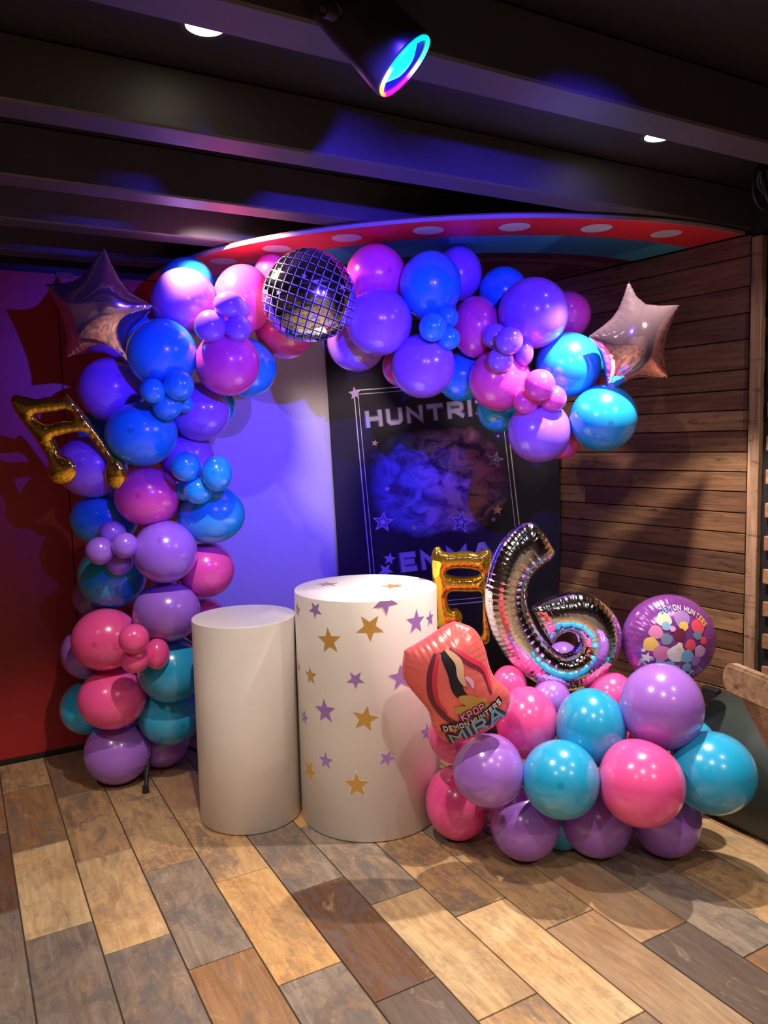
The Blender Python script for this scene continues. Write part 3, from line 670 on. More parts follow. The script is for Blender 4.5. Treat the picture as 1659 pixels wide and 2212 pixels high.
CLUSTER = [
 (990, 1732, 71, 79, 'P', 'g', 'pink balloon on the floor against the starry plinth'),
 (1133, 1780, 73, 77, 'L', 'g', 'left of three shaded purple balloons on the floor in the front cluster'),
 (1287, 1771, 76, 79, 'L', 'g', 'middle of three shaded purple balloons on the floor in the front cluster'),
 (1438, 1769, 73, 79, 'L', 'g', 'right of three shaded purple balloons on the floor in the front cluster'),
 (1213, 1772, 52, 62, 'T', 2.98, 'dark turquoise balloon hidden behind the floor row of purple balloons'),
 (1055, 1664, 75, 79, 'L', 2.60, 'lavender balloon at the left of the front row under the coral foil balloon'),
 (1211, 1683, 81, 85, 'T', 2.56, 'turquoise balloon in the middle of the front row'),
 (1385, 1692, 90, 92, 'P', 2.52, 'large hot pink balloon in the front row'),
 (1537, 1668, 92, 87, 'T', 2.60, 'large turquoise balloon at the far right of the front cluster'),
 (1138, 1561, 66, 78, 'P', 2.76, 'pink balloon right beside the coral foil balloon'),
 (1276, 1571, 75, 84, 'T', 2.74, 'turquoise balloon directly under the silver number'),
 (1428, 1526, 88, 93, 'L', 2.66, 'large lavender balloon in front of the purple round foil balloon'),
 (1100, 1482, 38, 45, 'P', 2.98, 'small glossy pink balloon left of the silver number foot'),
 (1322, 1502, 50, 50, 'P', 2.96, 'pink balloon behind, right of the silver number foot'),
 (985, 1588, 60, 60, 'P', 2.80, 'deep pink balloon below and behind the coral foil balloon'),
 (1500, 1596, 40, 42, 'T', 2.82, 'turquoise balloon sliver behind the large lavender one at right'),
 (1190, 1512, 42, 46, 'L', 2.95, 'dark purple balloon behind the silver number foot'),
 (1345, 1592, 40, 46, 'P', 2.88, 'red pink sliver of balloon between turquoise and lavender ones'),
 (1216, 1420, 34, 34, 'L', 3.15, 'lavender balloon seen through the hole of the silver number')]
for x, y, rx, ry, c, t, lab in CLUSTER: balloon(x, y, rx, ry, c, t, lab, 'balloons of the front cluster')
place_balloons()

# ------------------------------------------------------------------ foil balloons: inflated outlines
def catmull(P, n=6):
    P = [np.array(p, float) for p in P]; N = len(P); out = []
    for i in range(N):
        p0, p1, p2, p3 = P[i-1], P[i], P[(i+1) % N], P[(i+2) % N]
        for k in range(n):
            t = k/n; out.append(0.5*((2*p1)+(-p0+p2)*t+(2*p0-5*p1+4*p2-p3)*t*t+(-p0+3*p1-3*p2+p3)*t**3))
    return out
def resample(P, ds):
    P = np.array(P); Q = np.vstack([P, P[:1]]); s = np.r_[0, np.cumsum(np.linalg.norm(np.diff(Q, axis=0), axis=1))]
    n = max(12, int(s[-1]/ds)); u = np.arange(n)*s[-1]/n
    return np.c_[np.interp(u, s, Q[:, 0]), np.interp(u, s, Q[:, 1])]
def inside(X, Y, loops):
    r = np.zeros(X.shape, bool)
    for L in loops:
        x1, y1 = L[:, 0], L[:, 1]; x2, y2 = np.roll(x1, -1), np.roll(y1, -1)
        for a, b, c, d in zip(x1, y1, x2, y2):
            if b == d: continue
            r ^= ((b > Y) != (d > Y)) & (X < (c-a)*(Y-b)/(d-b)+a)
    return r
class Foil:
    def __init__(s, name, loops, t, thick, mat, label, cat='foil balloon', sp=0.0055, power=0.62, wr=0.0016, lam=0.022, group=None, tilt=None, c=None, delta=0.035):
        allp = np.vstack([np.array(l) for l in loops]); s.c = np.array(c) if c is not None else (allp.min(0)+allp.max(0))/2; s.k = t/F; s.t = t
        L = [np.c_[(np.array(l)[:, 0]-s.c[0])*s.k, -(np.array(l)[:, 1]-s.c[1])*s.k] for l in loops]
        L = [resample(l, sp*0.9) for l in L]; s.loops = L
        mn = np.vstack(L).min(0)-2*sp; mx = np.vstack(L).max(0)+2*sp
        nx, ny = int((mx[0]-mn[0])/sp)+2, int((mx[1]-mn[1])/sp)+2
        xs = mn[0]+np.arange(nx)*sp; ys = mn[1]+np.arange(ny)*sp; X, Y = np.meshgrid(xs, ys)
        m = inside(X, Y, L); u = np.zeros(X.shape)
        # coarse start then relax  (lap u = -1)
        for lev in (8, 4, 2, 1):
            ml = m[::lev, ::lev]; ul = u[::lev, ::lev].copy(); h2 = (sp*lev)**2
            for _ in range(160 if lev > 1 else 90):
                z = np.zeros_like(ul); z[1:-1, 1:-1] = (ul[:-2, 1:-1]+ul[2:, 1:-1]+ul[1:-1, :-2]+ul[1:-1, 2:]+h2)/4; ul = z*ml
            if lev > 1:
                yi = np.minimum(np.arange(ny)/lev, ul.shape[0]-1.001); xi = np.minimum(np.arange(nx)/lev, ul.shape[1]-1.001)
                y0 = yi.astype(int); x0 = xi.astype(int); fy = (yi-y0)[:, None]; fx = (xi-x0)[None]
                y1 = np.minimum(y0+1, ul.shape[0]-1); x1 = np.minimum(x0+1, ul.shape[1]-1)
                u = (ul[np.ix_(y0, x0)]*(1-fy)*(1-fx)+ul[np.ix_(y1, x0)]*fy*(1-fx)+ul[np.ix_(y0, x1)]*(1-fy)*fx+ul[np.ix_(y1, x1)]*fy*fx)*m
            else: u = ul
        hgt = np.where(u > 0, u, 0)**power; hgt *= thick/2/hgt.max()
        s.mn, s.sp, s.h = mn, sp, hgt
        B = np.vstack(L); seglen = sp*0.9; S = np.concatenate([np.arange(len(l))*seglen+37*i for i, l in enumerate(L)])
        pts = np.c_[X[m], Y[m]]; hp = hgt[m]
        D = np.sqrt(((pts[:, None, :]-B[None])**2).sum(2)) if len(pts)*len(B) < 2e7 else None
        if D is None:
            ix = np.array([((B-p)**2).sum(1).argmin() for p in pts]); d = np.linalg.norm(pts-B[ix], axis=1)
        else: ix = D.argmin(1); d = D.min(1)
        keep = d > sp*0.55; pts, hp, d, ix = pts[keep], hp[keep], d[keep], ix[keep]
        ss = S[ix]; ph = np.sin(ss*17.3)*1.8+np.sin(ss*7.1)*2.2
        wv = wr*(np.sin(ss*2*PI/lam+ph)+0.6*np.sin(ss*2*PI/(lam*0.47)+1.7*ph))*np.exp(-d/delta)*(1-np.exp(-d/0.006))
        nb = len(B); vc = [Vector(p) for p in B]+[Vector(p) for p in pts]; E_ = []; o = 0
        for l in L: E_ += [(o+i, o+(i+1) % len(l)) for i in range(len(l))]; o += len(l)
        r = delaunay_2d_cdt(vc, E_, [], 0, 1e-7); cv = np.array([tuple(v) for v in r[0]]); tri = np.array([f for f in r[2]]); orig = r[3]
        cen = cv[tri].mean(1); tri = tri[inside(cen[:, 0], cen[:, 1], L)]
        zf = np.zeros(len(cv)); isb = np.ones(len(cv), bool)
        for i, og in enumerate(orig):
            if og and min(og) >= nb: j = og[0]-nb; zf[i] = hp[j]+wv[j]; isb[i] = False
        zb = np.where(isb, 0.0025*np.sin(np.arange(len(cv))*1.9)*(wr > 0), 0)
        N = len(cv); vs = np.c_[cv, np.where(isb, zb, zf)]; back = np.full(N, -1); bi = np.where(~isb)[0]; back[bi] = N+np.arange(len(bi)); back[isb] = np.where(isb)[0]
        vs = np.vstack([vs, np.c_[cv[bi], -zf[bi]]]); fs = [tuple(f) for f in tri]+[tuple(back[f][::-1]) for f in tri]
        s.o = mesh(name, vs, fs, mat, None, True)
        s.o.matrix_world = Matrix.Translation(atd(s.c[0], s.c[1], t)) @ CAMROT.to_4x4() @ (tilt.to_4x4() @ Matrix.Diagonal((1, 1/tilt[1][1], 1, 1)) if tilt else Matrix.Identity(4))
        if label: tag(s.o, label, cat, group)
    def z(s, x, y):
        fx = (x-s.mn[0])/s.sp; fy = (y-s.mn[1])/s.sp; i, j = int(fx), int(fy); i = min(max(i, 0), s.h.shape[1]-2); j = min(max(j, 0), s.h.shape[0]-2); a, b = min(max(fx-i, 0), 1), min(max(fy-j, 0), 1); h = s.h
        return h[j, i]*(1-a)*(1-b)+h[j, i+1]*a*(1-b)+h[j+1, i]*(1-a)*b+h[j+1, i+1]*a*b
    def pt(s, px, py, e=0.002):
        x, y = (px-s.c[0])*s.k, -(py-s.c[1])*s.k; return (x, y, s.z(x, y)+e)
    def decal(s, name, vs, fs, mat, e): return mesh(name, [s.pt(x, y, e) for x, y in vs], fs, mat, s.o, True)
    def blob(s, name, cx, cy, rx, ry, mat, e, rot=0, rings=5, n=28, wob=0.0, seed=0):
        V = [(cx, cy)]; c_, s_ = math.cos(rot), math.sin(rot)
        for r in range(1, rings+1):
            for i in range(n):
                a = 2*PI*i/n; q = r/rings*(1+wob*math.sin(3*a+seed)+wob*0.6*math.sin(5*a+2*seed)); x, y = rx*q*math.cos(a), ry*q*math.sin(a); V.append((cx+x*c_-y*s_, cy+x*s_+y*c_))
        Fc = [(0, 1+(i+1) % n, 1+i) for i in range(n)]
        for r in range(rings-1):
            for i in range(n): Fc.append((1+r*n+i, 1+r*n+(i+1) % n, 1+(r+1)*n+(i+1) % n, 1+(r+1)*n+i))
        return s.decal(name, V, Fc, mat, e)
    def ribbon(s, name, P, w0, w1, mat, e):
        P = [np.array(p, float) for p in P]; Q = []
        for i in range(len(P)-1):
            p0, p1, p2, p3 = P[max(i-1, 0)], P[i], P[i+1], P[min(i+2, len(P)-1)]
            for k in range(10):
                t = k/10; Q.append(0.5*((2*p1)+(-p0+p2)*t+(2*p0-5*p1+4*p2-p3)*t*t+(-p0+3*p1-3*p2+p3)*t**3))
        Q.append(P[-1]); V, Fc = [], []
        for i, q in enumerate(Q):
            d = Q[min(i+1, len(Q)-1)]-Q[max(i-1, 0)]; d /= np.linalg.norm(d); nrm = np.array((-d[1], d[0])); f = i/(len(Q)-1); wv = (w0+(w1-w0)*f)*math.sin(PI*min(max(f, 0.04), 0.96))**0.5
            V += [q+nrm*wv/2*a for a in (-1, -0.5, 0, 0.5, 1)]
        for i in range(len(Q)-1):
            for j in range(4): a = 5*i+j; Fc.append((a, a+1, a+6, a+5))
        return s.decal(name, V, Fc, mat, e)
    def text(s, name, st, p0, p1, hpx, asp, gap, th, mat, e, arc=0.0, hp1=None):
        d = np.array([p1[0]-p0[0], p1[1]-p0[1]], float); L = np.linalg.norm(d); d /= L; up = np.array([d[1], -d[0]])
        hp1 = hp1 or hpx
        def fn(u, v, x):
            p = np.array(p0)+d*u*L+up*((v-0.0)*(hpx+(hp1-hpx)*u))+up*arc*4*u*(1-u)+d*(v-0.5)*(arc*4*(1-2*u)/L*-0.5)*hpx; return s.pt(p[0], p[1], e)
        vs, fs, _ = lettering(st, asp, gap, th, fn); return mesh(name, vs, fs, mat, s.o)
def Z(pts, sc, ox, oy): return [(ox+x/sc, oy+y/sc) for x, y in pts]

# silver number 6 (one spiral outline with a slit running into the hole)
six = Z([(806, 412), (740, 305), (690, 225), (620, 145), (560, 100), (490, 88), (380, 130), (300, 200), (200, 310), (130, 440), (80, 580), (40, 760), (22, 900), (32, 1050), (62, 1180), (110, 1330), (180, 1460), (270, 1600), (380, 1720), (520, 1840), (680, 1940), (830, 1990), (960, 2002), (1100, 1985), (1250, 1925), (1380, 1835), (1480, 1720), (1550, 1580), (1580, 1440), (1570, 1300), (1530, 1180), (1450, 1060), (1330, 955), (1200, 892), (1080, 872), (950, 882), (800, 922), (660, 985), (560, 1050),
         (590, 1130), (640, 1240), (700, 1340), (770, 1430), (815, 1478), (850, 1400), (890, 1350), (960, 1318), (1040, 1335), (1088, 1400), (1092, 1475), (1040, 1550), (950, 1582), (880, 1560), (800, 1500), (750, 1440), (680, 1350), (620, 1250), (570, 1150), (530, 1070), (512, 1000), (505, 860), (530, 740), (590, 640), (680, 560), (760, 510), (806, 440)], 5.184, 1040, 1110)
Foil('number_balloon', [catmull(six, 5)], 2.97, 0.15, M['silver'], 'large silver foil number six balloon standing on the front cluster', sp=0.0042, power=0.55, wr=0.0020, lam=0.024, delta=0.034, tilt=Matrix.Rotation(math.radians(7), 3, 'X'))
# gold music notes
noteR = Z([(375, 155), (470, 250), (600, 270), (760, 255), (930, 250), (1080, 270), (1180, 212), (1290, 232), (1322, 320), (1325, 480), (1290, 650), (1262, 800), (1250, 1000), (1258, 1300), (1290, 1500), (1330, 1700), (1345, 1800), (1335, 1900), (1270, 1962), (1205, 1930), (1168, 1830), (1205, 1740), (1195, 1500), (1185, 1200), (1170, 1040), (1100, 965), (950, 975), (760, 965), (610, 970), (560, 1030), (570, 1150), (605, 1270), (650, 1300), (730, 1285), (815, 1370), (842, 1470), (790, 1560), (600, 1650), (410, 1650), (330, 1570), (350, 1420), (320, 1100), (285, 850), (262, 600), (248, 350), (290, 210)], 8.295, 900, 1160)
noteRh = Z([(520, 605), (600, 562), (780, 545), (1000, 568), (1125, 620), (1080, 680), (900, 708), (700, 700), (570, 662)], 8.295, 900, 1160)
Foil('music_note_balloon', [catmull(noteR, 4), catmull(noteRh, 5)], 3.22, 0.075, M['gold'], 'gold foil music note balloon between the starry plinth and the silver number', sp=0.0036, power=0.5, wr=0.0010, lam=0.03, group='gold music notes', delta=0.02, tilt=Matrix.Rotation(math.radians(15), 3, 'X'))
noteL = Z([(100, 175), (150, 112), (250, 125), (340, 145), (450, 165), (600, 135), (770, 155), (850, 92), (930, 170), (990, 240), (1100, 400), (1210, 570), (1320, 760), (1420, 930), (1510, 990), (1580, 1120), (1592, 1260), (1545, 1360), (1460, 1392), (1345, 1345), (1290, 1240), (1282, 1110), (1335, 1010), (1310, 940), (1200, 780), (1120, 670), (1060, 605), (950, 602), (830, 622), (700, 655), (630, 680), (650, 770), (700, 900), (770, 940), (870, 985), (930, 1080), (918, 1170), (830, 1270), (700, 1312), (560, 1290), (492, 1200), (482, 1100), (525, 1000), (460, 850), (390, 710), (310, 590), (230, 470), (140, 310)], 6.381, 20, 840)
noteLh = Z([(405, 372), (500, 350), (700, 332), (870, 305), (945, 430), (760, 442), (590, 482), (490, 462), (435, 420)], 6.381, 20, 840)
Foil('music_note_balloon', [catmull(noteL, 4), catmull(noteLh, 5)], 3.08, 0.072, M['gold'], 'gold foil music note balloon tilted against the left column of balloons', sp=0.0036, power=0.5, wr=0.0010, lam=0.03, group='gold music notes', delta=0.02, tilt=Matrix.Rotation(math.radians(15), 3, 'X'))
# rose foil stars
starL = Z([(965, 125), (1012, 260), (1120, 480), (1250, 660), (1400, 750), (1580, 840), (1450, 950), (1330, 1060), (1230, 1180), (1180, 1330), (1180, 1480), (1200, 1680), (1080, 1600), (950, 1510), (800, 1440), (640, 1440), (450, 1470), (240, 1510), (285, 1320), (300, 1120), (270, 960), (190, 750), (100, 570), (350, 560), (500, 530), (620, 470), (780, 320), (880, 210)], 6.381, 90, 530)
Foil('star_balloon', [resample(starL, 3)], 3.10, 0.17, M['rose'], 'rose foil star balloon at the upper left end of the arch', sp=0.0055, power=0.75, wr=0.0012, lam=0.026, group='rose foil stars', delta=0.02, tilt=Matrix.Rotation(math.radians(20), 3, 'X'))
starR = Z([(640, 140), (700, 230), (800, 370), (960, 480), (1200, 500), (1510, 490), (1440, 640), (1380, 850), (1345, 1020), (1335, 1160), (1390, 1380), (1470, 1590), (1200, 1600), (1000, 1590), (850, 1615), (700, 1690), (480, 1820), (440, 1640), (390, 1440), (290, 1200), (190, 1080), (80, 960), (300, 800), (430, 690), (520, 560), (585, 370)], 7.54, 1260, 600)
Foil('star_balloon', [resample(starR, 3)], 3.02, 0.17, M['rose'], 'rose foil star balloon at the right end of the arch by the boarded wall', sp=0.0055, power=0.75, wr=0.0012, lam=0.026, group='rose foil stars', delta=0.02, tilt=Matrix.Rotation(math.radians(20), 3, 'X'))
# mirror-ball foil balloon
def disco_mat():
    t = NT('mirror_ball_print'); tc = t.n('ShaderNodeTexCoord'); sp = t.n('ShaderNodeSeparateXYZ'); mp = t.n('ShaderNodeMapping'); mp.inputs['Rotation'].default_value = (0, 0, math.radians(20)); t.l(tc.outputs['Object'], mp.inputs[0]); t.l(mp.outputs[0], sp.inputs[0])
    R = 0.195
    def lines(o, other, wdt, off):
        n_ = t.math('DIVIDE', o, R); m_ = t.math('DIVIDE', other, R)
        n_ = t.math('DIVIDE', n_, t.math('SQRT', t.math('MAXIMUM', t.math('SUBTRACT', 1.0, t.math('MULTIPLY', t.math('MULTIPLY', m_, m_), 0.28)), 0.05)))
        a = t.math('ARCSINE', t.math('MINIMUM', t.math('MAXIMUM', t.math('MULTIPLY', n_, 0.93), -1.0), 1.0))
        f = t.math('FRACT', t.math('ADD', t.math('MULTIPLY', a, 6.1), 20.0+off)); return t.math('LESS_THAN', f, wdt)
    k = t.math('MAXIMUM', lines(sp.outputs[0], sp.outputs[1], 0.14, 0), lines(sp.outputs[1], sp.outputs[0], 0.14, 0))
    w_ = t.math('MAXIMUM', lines(sp.outputs[0], sp.outputs[1], 0.22, 0), lines(sp.outputs[1], sp.outputs[0], 0.22, 0))
    c = t.mix(w_, (0.90, 0.90, 0.92), (0.75, 0.75, 0.80)); c = t.mix(k, c, (0.012, 0.012, 0.02))
    t.set(Base_Color=c, Metallic=t.math('SUBTRACT', 1.0, t.math('MAXIMUM', k, t.math('MULTIPLY', w_, 0.7))), Roughness=t.math('ADD', 0.07, t.math('MULTIPLY', w_, 0.2)), Specular_IOR_Level=0.5); return t.m
el = [(668+102*math.cos(a)+4*math.sin(2*a), 638+98*math.sin(a)) for a in np.linspace(0, 2*PI, 160, endpoint=False)]
dsc = Foil('mirror_ball_balloon', [el], 3.02, 0.25, disco_mat(), 'round silver foil balloon printed with black mirror-ball grid on the arch', sp=0.006, power=0.55, wr=0.0014, lam=0.03, delta=0.03, tilt=Matrix.Rotation(math.radians(8), 3, 'X'))
for px, py in ((664, 608), (743, 628), (683, 690), (609, 640)):
    vs, fs = star_grid(0.3, 0.3, 2, 2); dsc.decal('printed_sparkle', [(px+u*7, py-v*7) for u, v in vs], [f[::-1] for f in fs], M['star_print'], 0.003)
# coral shaped balloon with lettering
cor = Z([(92, 470), (200, 410), (330, 330), (480, 238), (600, 150), (700, 100), (770, 75), (870, 100), (1000, 150), (1080, 215), (1130, 290), (1172, 380), (1210, 490), (1240, 620), (1280, 750), (1340, 860), (1430, 930), (1510, 1010), (1550, 1120), (1535, 1230), (1490, 1340), (1400, 1450), (1300, 1535), (1150, 1630), (980, 1700), (800, 1750), (690, 1745), (580, 1690), (490, 1570), (445, 1420), (420, 1330), (370, 1250), (270, 1130), (170, 1010), (100, 920), (60, 830), (50, 740), (60, 640), (75, 540)], 6.381, 860, 1330)
cb = Foil('printed_balloon', [catmull(cor, 4)], 2.56, 0.17, M['coral'], 'coral shaped foil balloon with printed lettering leaning on the starry plinth', sp=0.0055, power=0.6, wr=0.0014, lam=0.024, delta=0.045)
ck = plain('print_black', (0.012, 0.010, 0.018), 0.35); crim = plain('print_crimson', (0.62, 0.03, 0.075), 0.35); mus = plain('print_mustard', (0.50, 0.27, 0.07), 0.4); tan_ = plain('print_tan', (0.62, 0.36, 0.24), 0.4); plum = plain('print_plum', (0.14, 0.02, 0.05), 0.35); lil = plain('print_lilac', (0.62, 0.35, 0.62), 0.4)
ice = plain('print_ice_blue', (0.22, 0.42, 0.66), 0.4); wht = plain('print_white', (0.75, 0.70, 0.72), 0.4); pnk = plain('print_pink', (0.78, 0.22, 0.40), 0.4)
# abstract ribbons in the artwork's colours
for P, w0, w1, m_ in [([(937, 1404), (927, 1450), (932, 1500), (960, 1540), (985, 1550)], 20, 12, plum), ([(945, 1400), (935, 1450), (940, 1500), (962, 1530)], 11, 7, crim), ([(968, 1392), (1005, 1418), (1040, 1440), (1056, 1490)], 20, 12, plum), ([(970, 1390), (1008, 1414), (1042, 1438), (1055, 1482)], 12, 7, crim),
                     ([(952, 1400), (975, 1440), (985, 1480), (1010, 1500)], 34, 20, ck), ([(960, 1396), (985, 1420), (990, 1450), (1000, 1470)], 18, 14, tan_), ([(985, 1495), (1005, 1500), (1025, 1505), (1045, 1500)], 26, 22, mus), ([(975, 1520), (1000, 1522), (1030, 1518), (1050, 1510)], 26, 16, mus), ([(1000, 1450), (1012, 1462), (1016, 1475)], 10, 8, lil)]:
    cb.ribbon('printed_ribbon', P, w0, w1, m_, 0.0022+0.0006*[plum, crim, ck, tan_, mus, lil].index(m_))
cb.text('lettering_outline', 'DEMON HUNTERS', (956, 1572), (1079, 1510), 16, 0.8, 0.02, 0.6, ck, 0.0062, arc=-9)
cb.text('lettering_outline', 'MIRA', (977, 1602), (1087, 1544), 29, 0.85, 0.0, 0.42, ck, 0.0066, hp1=34)
cb.text('lettering_outline', 'KPOP', (995, 1545), (1043, 1520), 18, 0.72, 0.0, 0.5, ck, 0.0058)
cb.text('lettering', 'KPOP', (996, 1544), (1042, 1520), 16, 0.72, 0.24, 0.22, pnk, 0.0080)
cb.text('lettering', 'DEMON HUNTERS', (959, 1570), (1077, 1511), 12, 0.85, 0.30, 0.24, wht, 0.0085, arc=-9)
cb.text('lettering', 'MIRA', (979, 1600), (1085, 1544), 26, 0.85, 0.24, 0.20, ice, 0.0090, hp1=31)
# purple round balloon with confetti print
el = [(1444+101*math.cos(a), 1381+97*math.sin(a)) for a in np.linspace(0, 2*PI, 160, endpoint=False)]
vb = Foil('printed_balloon', [el], 3.0, 0.20, M['violet'], 'round purple foil balloon with printed arc of lettering beside the boarded wall', sp=0.0058, power=0.58, wr=0.0014, lam=0.024, delta=0.045)
yel = plain('print_yellow', (0.72, 0.48, 0.10), 0.4); ros = plain('print_rose', (0.62, 0.20, 0.42), 0.4); red_ = plain('print_red', (0.75, 0.07, 0.12), 0.4); gry = plain('print_slate', (0.16, 0.22, 0.32), 0.4); crm = plain('print_cream', (0.80, 0.62, 0.48), 0.4)
conf = [(1418, 1332, 15, crm), (1421, 1345, 9, ice), (1455, 1330, 17, M['purple_vinyl']), (1457, 1345, 10, yel), (1490, 1346, 16, red_), (1487, 1364, 10, gry), (1400, 1358, 14, ros), (1390, 1384, 15, yel), (1420, 1372, 12, gry), (1411, 1402, 17, ros), (1447, 1362, 13, plum), (1440, 1402, 18, wht), (1470, 1384, 12, red_), (1464, 1408, 14, ice), (1492, 1398, 13, lil), (1483, 1418, 11, M['purple_vinyl']), (1428, 1428, 11, ice), (1465, 1432, 10, ice), (1446, 1385, 7, crm), (1500, 1376, 8, red_), (1433, 1350, 6, lil)]
for i, (x, y, r, m_) in enumerate(conf): vb.blob('printed_dot', x, y, r, r, m_, 0.0020+0.00012*i, wob=0.05, seed=i)
n1 = [(0.0, 'DEM', ice), ]
def arc_text(f, st, a0, a1, R, hpx, mat, e, c=(1444, 1381), th=0.22):
    def fn(u, v, x):
        a = math.radians(a0+(a1-a0)*u); r = R+v*hpx; return f.pt(c[0]+r*math.sin(a), c[1]-r*math.cos(a), e)
    vs, fs, _ = lettering(st, 0.85, 0.35, th, fn); mesh('lettering', vs, fs, mat, f.o)
arc_text(vb, 'DEM', -25, -7, 68, 11, ice, 0.0055); arc_text(vb, 'ON', -3, 9, 68, 11, wht, 0.0055); arc_text(vb, 'HUN', 16, 34, 68, 11, wht, 0.0055); arc_text(vb, 'TERS', 38, 60, 68, 11, yel, 0.0055)
vb.text('lettering', 'KPOP', (1370, 1432), (1470, 1462), 26, 0.85, 0.22, 0.24, ice, 0.0060)
for px, py, R in ((1376, 1397, 6), (1480, 1442, 4), (1383, 1412, 13)):
    vs, fs = star_grid(0.2, 0.42, 2, 2); vb.decal('printed_star', [(px+u*R, py-v*R) for u, v in vs], [f[::-1] for f in fs], wht, 0.0062)

# ------------------------------------------------------------------ black stand under the left column
st = empty('balloon_stand', (0.72, 3.55, 0)); tag(st, 'black tripod stand foot under the left balloon column', 'stand')
tube('pole', (0, 0, 0.10), (0, 0, 0.30), 0.012, 0.012, M['fixture'], st)
for a in (250, 10, 130):
    a = math.radians(a); tube('leg', (0, 0, 0.20), (0.24*math.cos(a), 0.24*math.sin(a), 0.012), 0.010, 0.010, M['fixture'], st); tube('foot', (0.24*math.cos(a), 0.24*math.sin(a), 0.0), (0.24*math.cos(a), 0.24*math.sin(a), 0.03), 0.015, 0.013, M['black'], st)
tube('knob', (0.012, 0, 0.2), (0.04, -0.01, 0.2), 0.008, 0.006, M['metal'], st, 10)

# ------------------------------------------------------------------ dark green bench along the right wall
prof = [(2.50, 0.0), (2.48, 0.03), (2.48, 0.2)]
for i in range(1, 13): a = PI/2*i/12; prof.append((2.48+0.24*(1-math.cos(a)), 0.2+0.25*math.sin(a)))
prof += [(2.92, 0.45), (2.93, 0.44), (2.93, 0.0)]
V, Fc = [], []; ys = [0.35, 0.36, 1.97, 2.005, 2.02]; n = len(prof); ins = [0.01, 0, 0, 0.012, 0.04]
for y, i_ in zip(ys, ins):
    for x, z in prof: V.append((2.72+(x-2.72)*(1-i_*2), y, max(0, z*(1-i_*1.2))))
for j in range(len(ys)-1):
    for i in range(n): a, b = j*n+i, j*n+(i+1) % n; Fc.append((a, b, b+n, a+n))
Fc += [tuple(range(n)), tuple(range((len(ys)-1)*n, len(ys)*n))[::-1]]
be = mesh('bench', V, Fc, M['bench']); tag(be, 'dark green padded bench with rounded front along the boarded wall', 'bench')
for p in be.data.polygons: p.use_smooth = len(p.vertices) == 4
# black box on the skirting
o = bm_obj('wall_socket_box', box_bm(-0.04, 0.04, 0.0, 0.04, -0.035, 0.035, 0.006), M['fixture']); d_ = ray(1546, 1497); tt = np.linalg.solve(np.array([[d_[0], -WD[0]], [d_[1], -WD[1]]]), Bp); p = C0+d_*tt[0]
o.location = (p[0]+WN[0]*0.016, p[1]+WN[1]*0.016, p[2]); o.rotation_euler = (0, 0, WROT); tag(o, 'small black socket box on the boarded wall behind the bench', 'socket box')

# ------------------------------------------------------------------ wooden folding chair cut by the right edge
TCH = 1.70
P0 = Vector(atd(1592, 1468, TCH)); RH = Vector((RIGHT[0], RIGHT[1], 0)).normalized(); FH = Vector((FWD[0], FWD[1], 0)).normalized()
AX = (RH*0.25-FH*0.97).normalized(); BX = (RH*0.97+FH*0.25).normalized(); UP = Vector((0, 0, 1))
ch = empty('folding_chair', (P0.x, P0.y, 0)); tag(ch, 'wooden folding chair cut off by the right edge of the frame', 'chair'); ch.rotation_euler = (0, 0, 0)
cw = board_mat('chair_wood', 'x'); ZT = P0.z
def cv(a, b, z): return AX*a+BX*b+UP*z
def rail(name, a0, a1, b, z, hh, th):
    """board along the chair's width with rounded ends"""
    out = [(a0+hh*0.8*(1-math.sin(PI*i/10)), hh*math.cos(PI*i/10)) for i in range(11)]; out += [(a1-hh*0.8*(1-math.sin(PI*i/10)), -hh*math.cos(PI*i/10)) for i in range(11)]
    n = len(out); V = [cv(a, b+s_*th/2, z+h_) for s_ in (-1, 1) for a, h_ in out]
    o = mesh(name, V, [tuple(range(n))[::-1], tuple(range(n, 2*n))]+[(i, (i+1) % n, n+(i+1) % n, n+i) for i in range(n)], cw, ch); o.color = (0.46, 0.30, 0.20, 1)
    bm = bmesh.new(); bm.from_mesh(o.data); bmesh.ops.bevel(bm, geom=[e for e in bm.edges if abs((e.verts[0].co-e.verts[1].co).normalized().dot(BX)) < 0.3], offset=0.005, segments=2, affect='EDGES'); bm.to_mesh(o.data); bm.free()
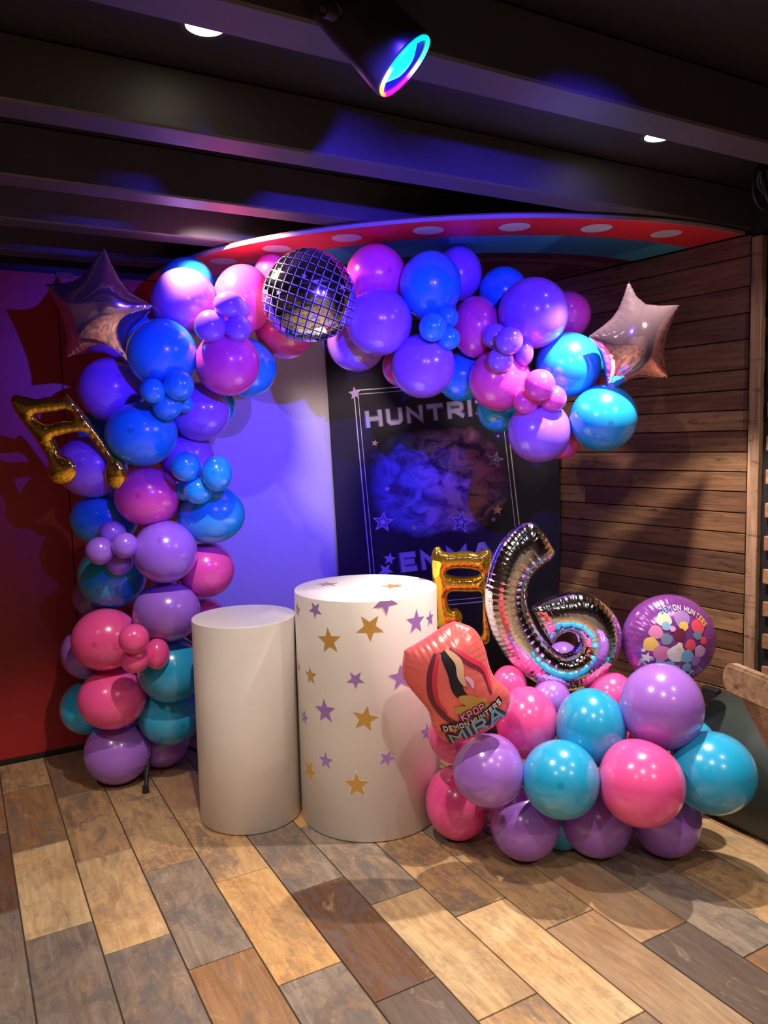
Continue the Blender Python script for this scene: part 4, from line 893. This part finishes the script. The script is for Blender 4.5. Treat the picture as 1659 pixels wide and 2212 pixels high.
def bar(name, p, q, w, th):
    d = (q-p).normalized(); e1 = AX if abs(d.dot(AX)) < 0.9 else UP; f = d.cross(e1).normalized()
    V = [c+e1*x*th/2+f*y*w/2 for c in (p, q) for x, y in ((-1, -1), (1, -1), (1, 1), (-1, 1))]
    o = mesh(name, V, [(3, 2, 1, 0), (4, 5, 6, 7)]+[(i, (i+1) % 4, 4+(i+1) % 4, 4+i) for i in range(4)], cw, ch); o.color = (0.36, 0.21, 0.14, 1)
rail('back_rail', -0.035, 0.455, 0.0, ZT, 0.034, 0.026); rail('back_slat', 0.0, 0.42, 0.10, ZT-0.16, 0.026, 0.016)
for a in (0.01, 0.41):
    bar('leg', cv(a, 0.016, ZT-0.015), cv(a, 0.56, 0.004), 0.034, 0.022); bar('leg', cv(a+0.026, 0.09, 0.004), cv(a+0.026, 0.50, 0.45), 0.032, 0.020)
    p = cv(a-0.012, 0.012, ZT-0.022); tube('bolt', p, p-AX*0.012, 0.008, 0.006, M['metal'], ch, 12)
for i in range(5): bar('seat_slat', cv(0.0, 0.20+0.075*i, 0.462), cv(0.44, 0.20+0.075*i, 0.462), 0.062, 0.018)

# ------------------------------------------------------------------ coil of dark cable hanging in the top right corner
cc = empty('cable_coil', atd(1652, 405, 2.9)); tag(cc, 'coil of glossy black cable hanging in the dark upper right corner', 'cable')
for i in range(5):
    V, Fc = [], []; R = 0.07-0.006*i; tl = Matrix.Rotation(0.4*i, 3, 'Z') @ Matrix.Rotation(PI/2-0.15*i, 3, 'X')
    for a in range(36):
        for b in range(6):
            r = R+0.006*math.cos(b*PI/3); V.append(tl @ Vector((r*math.cos(a*PI/18), r*1.15*math.sin(a*PI/18), 0.006*math.sin(b*PI/3)+0.01*i)))
    for a in range(36):
        for b in range(6): Fc.append((a*6+b, ((a+1) % 36)*6+b, ((a+1) % 36)*6+(b+1) % 6, a*6+(b+1) % 6))
    mesh('cable_loop', V, Fc, M['fixture'], cc, True)
tube('hook', (0, 0, 0.07), (0, 0, 2.499-cc.location.z), 0.004, 0.004, M['fixture'], cc, 8)
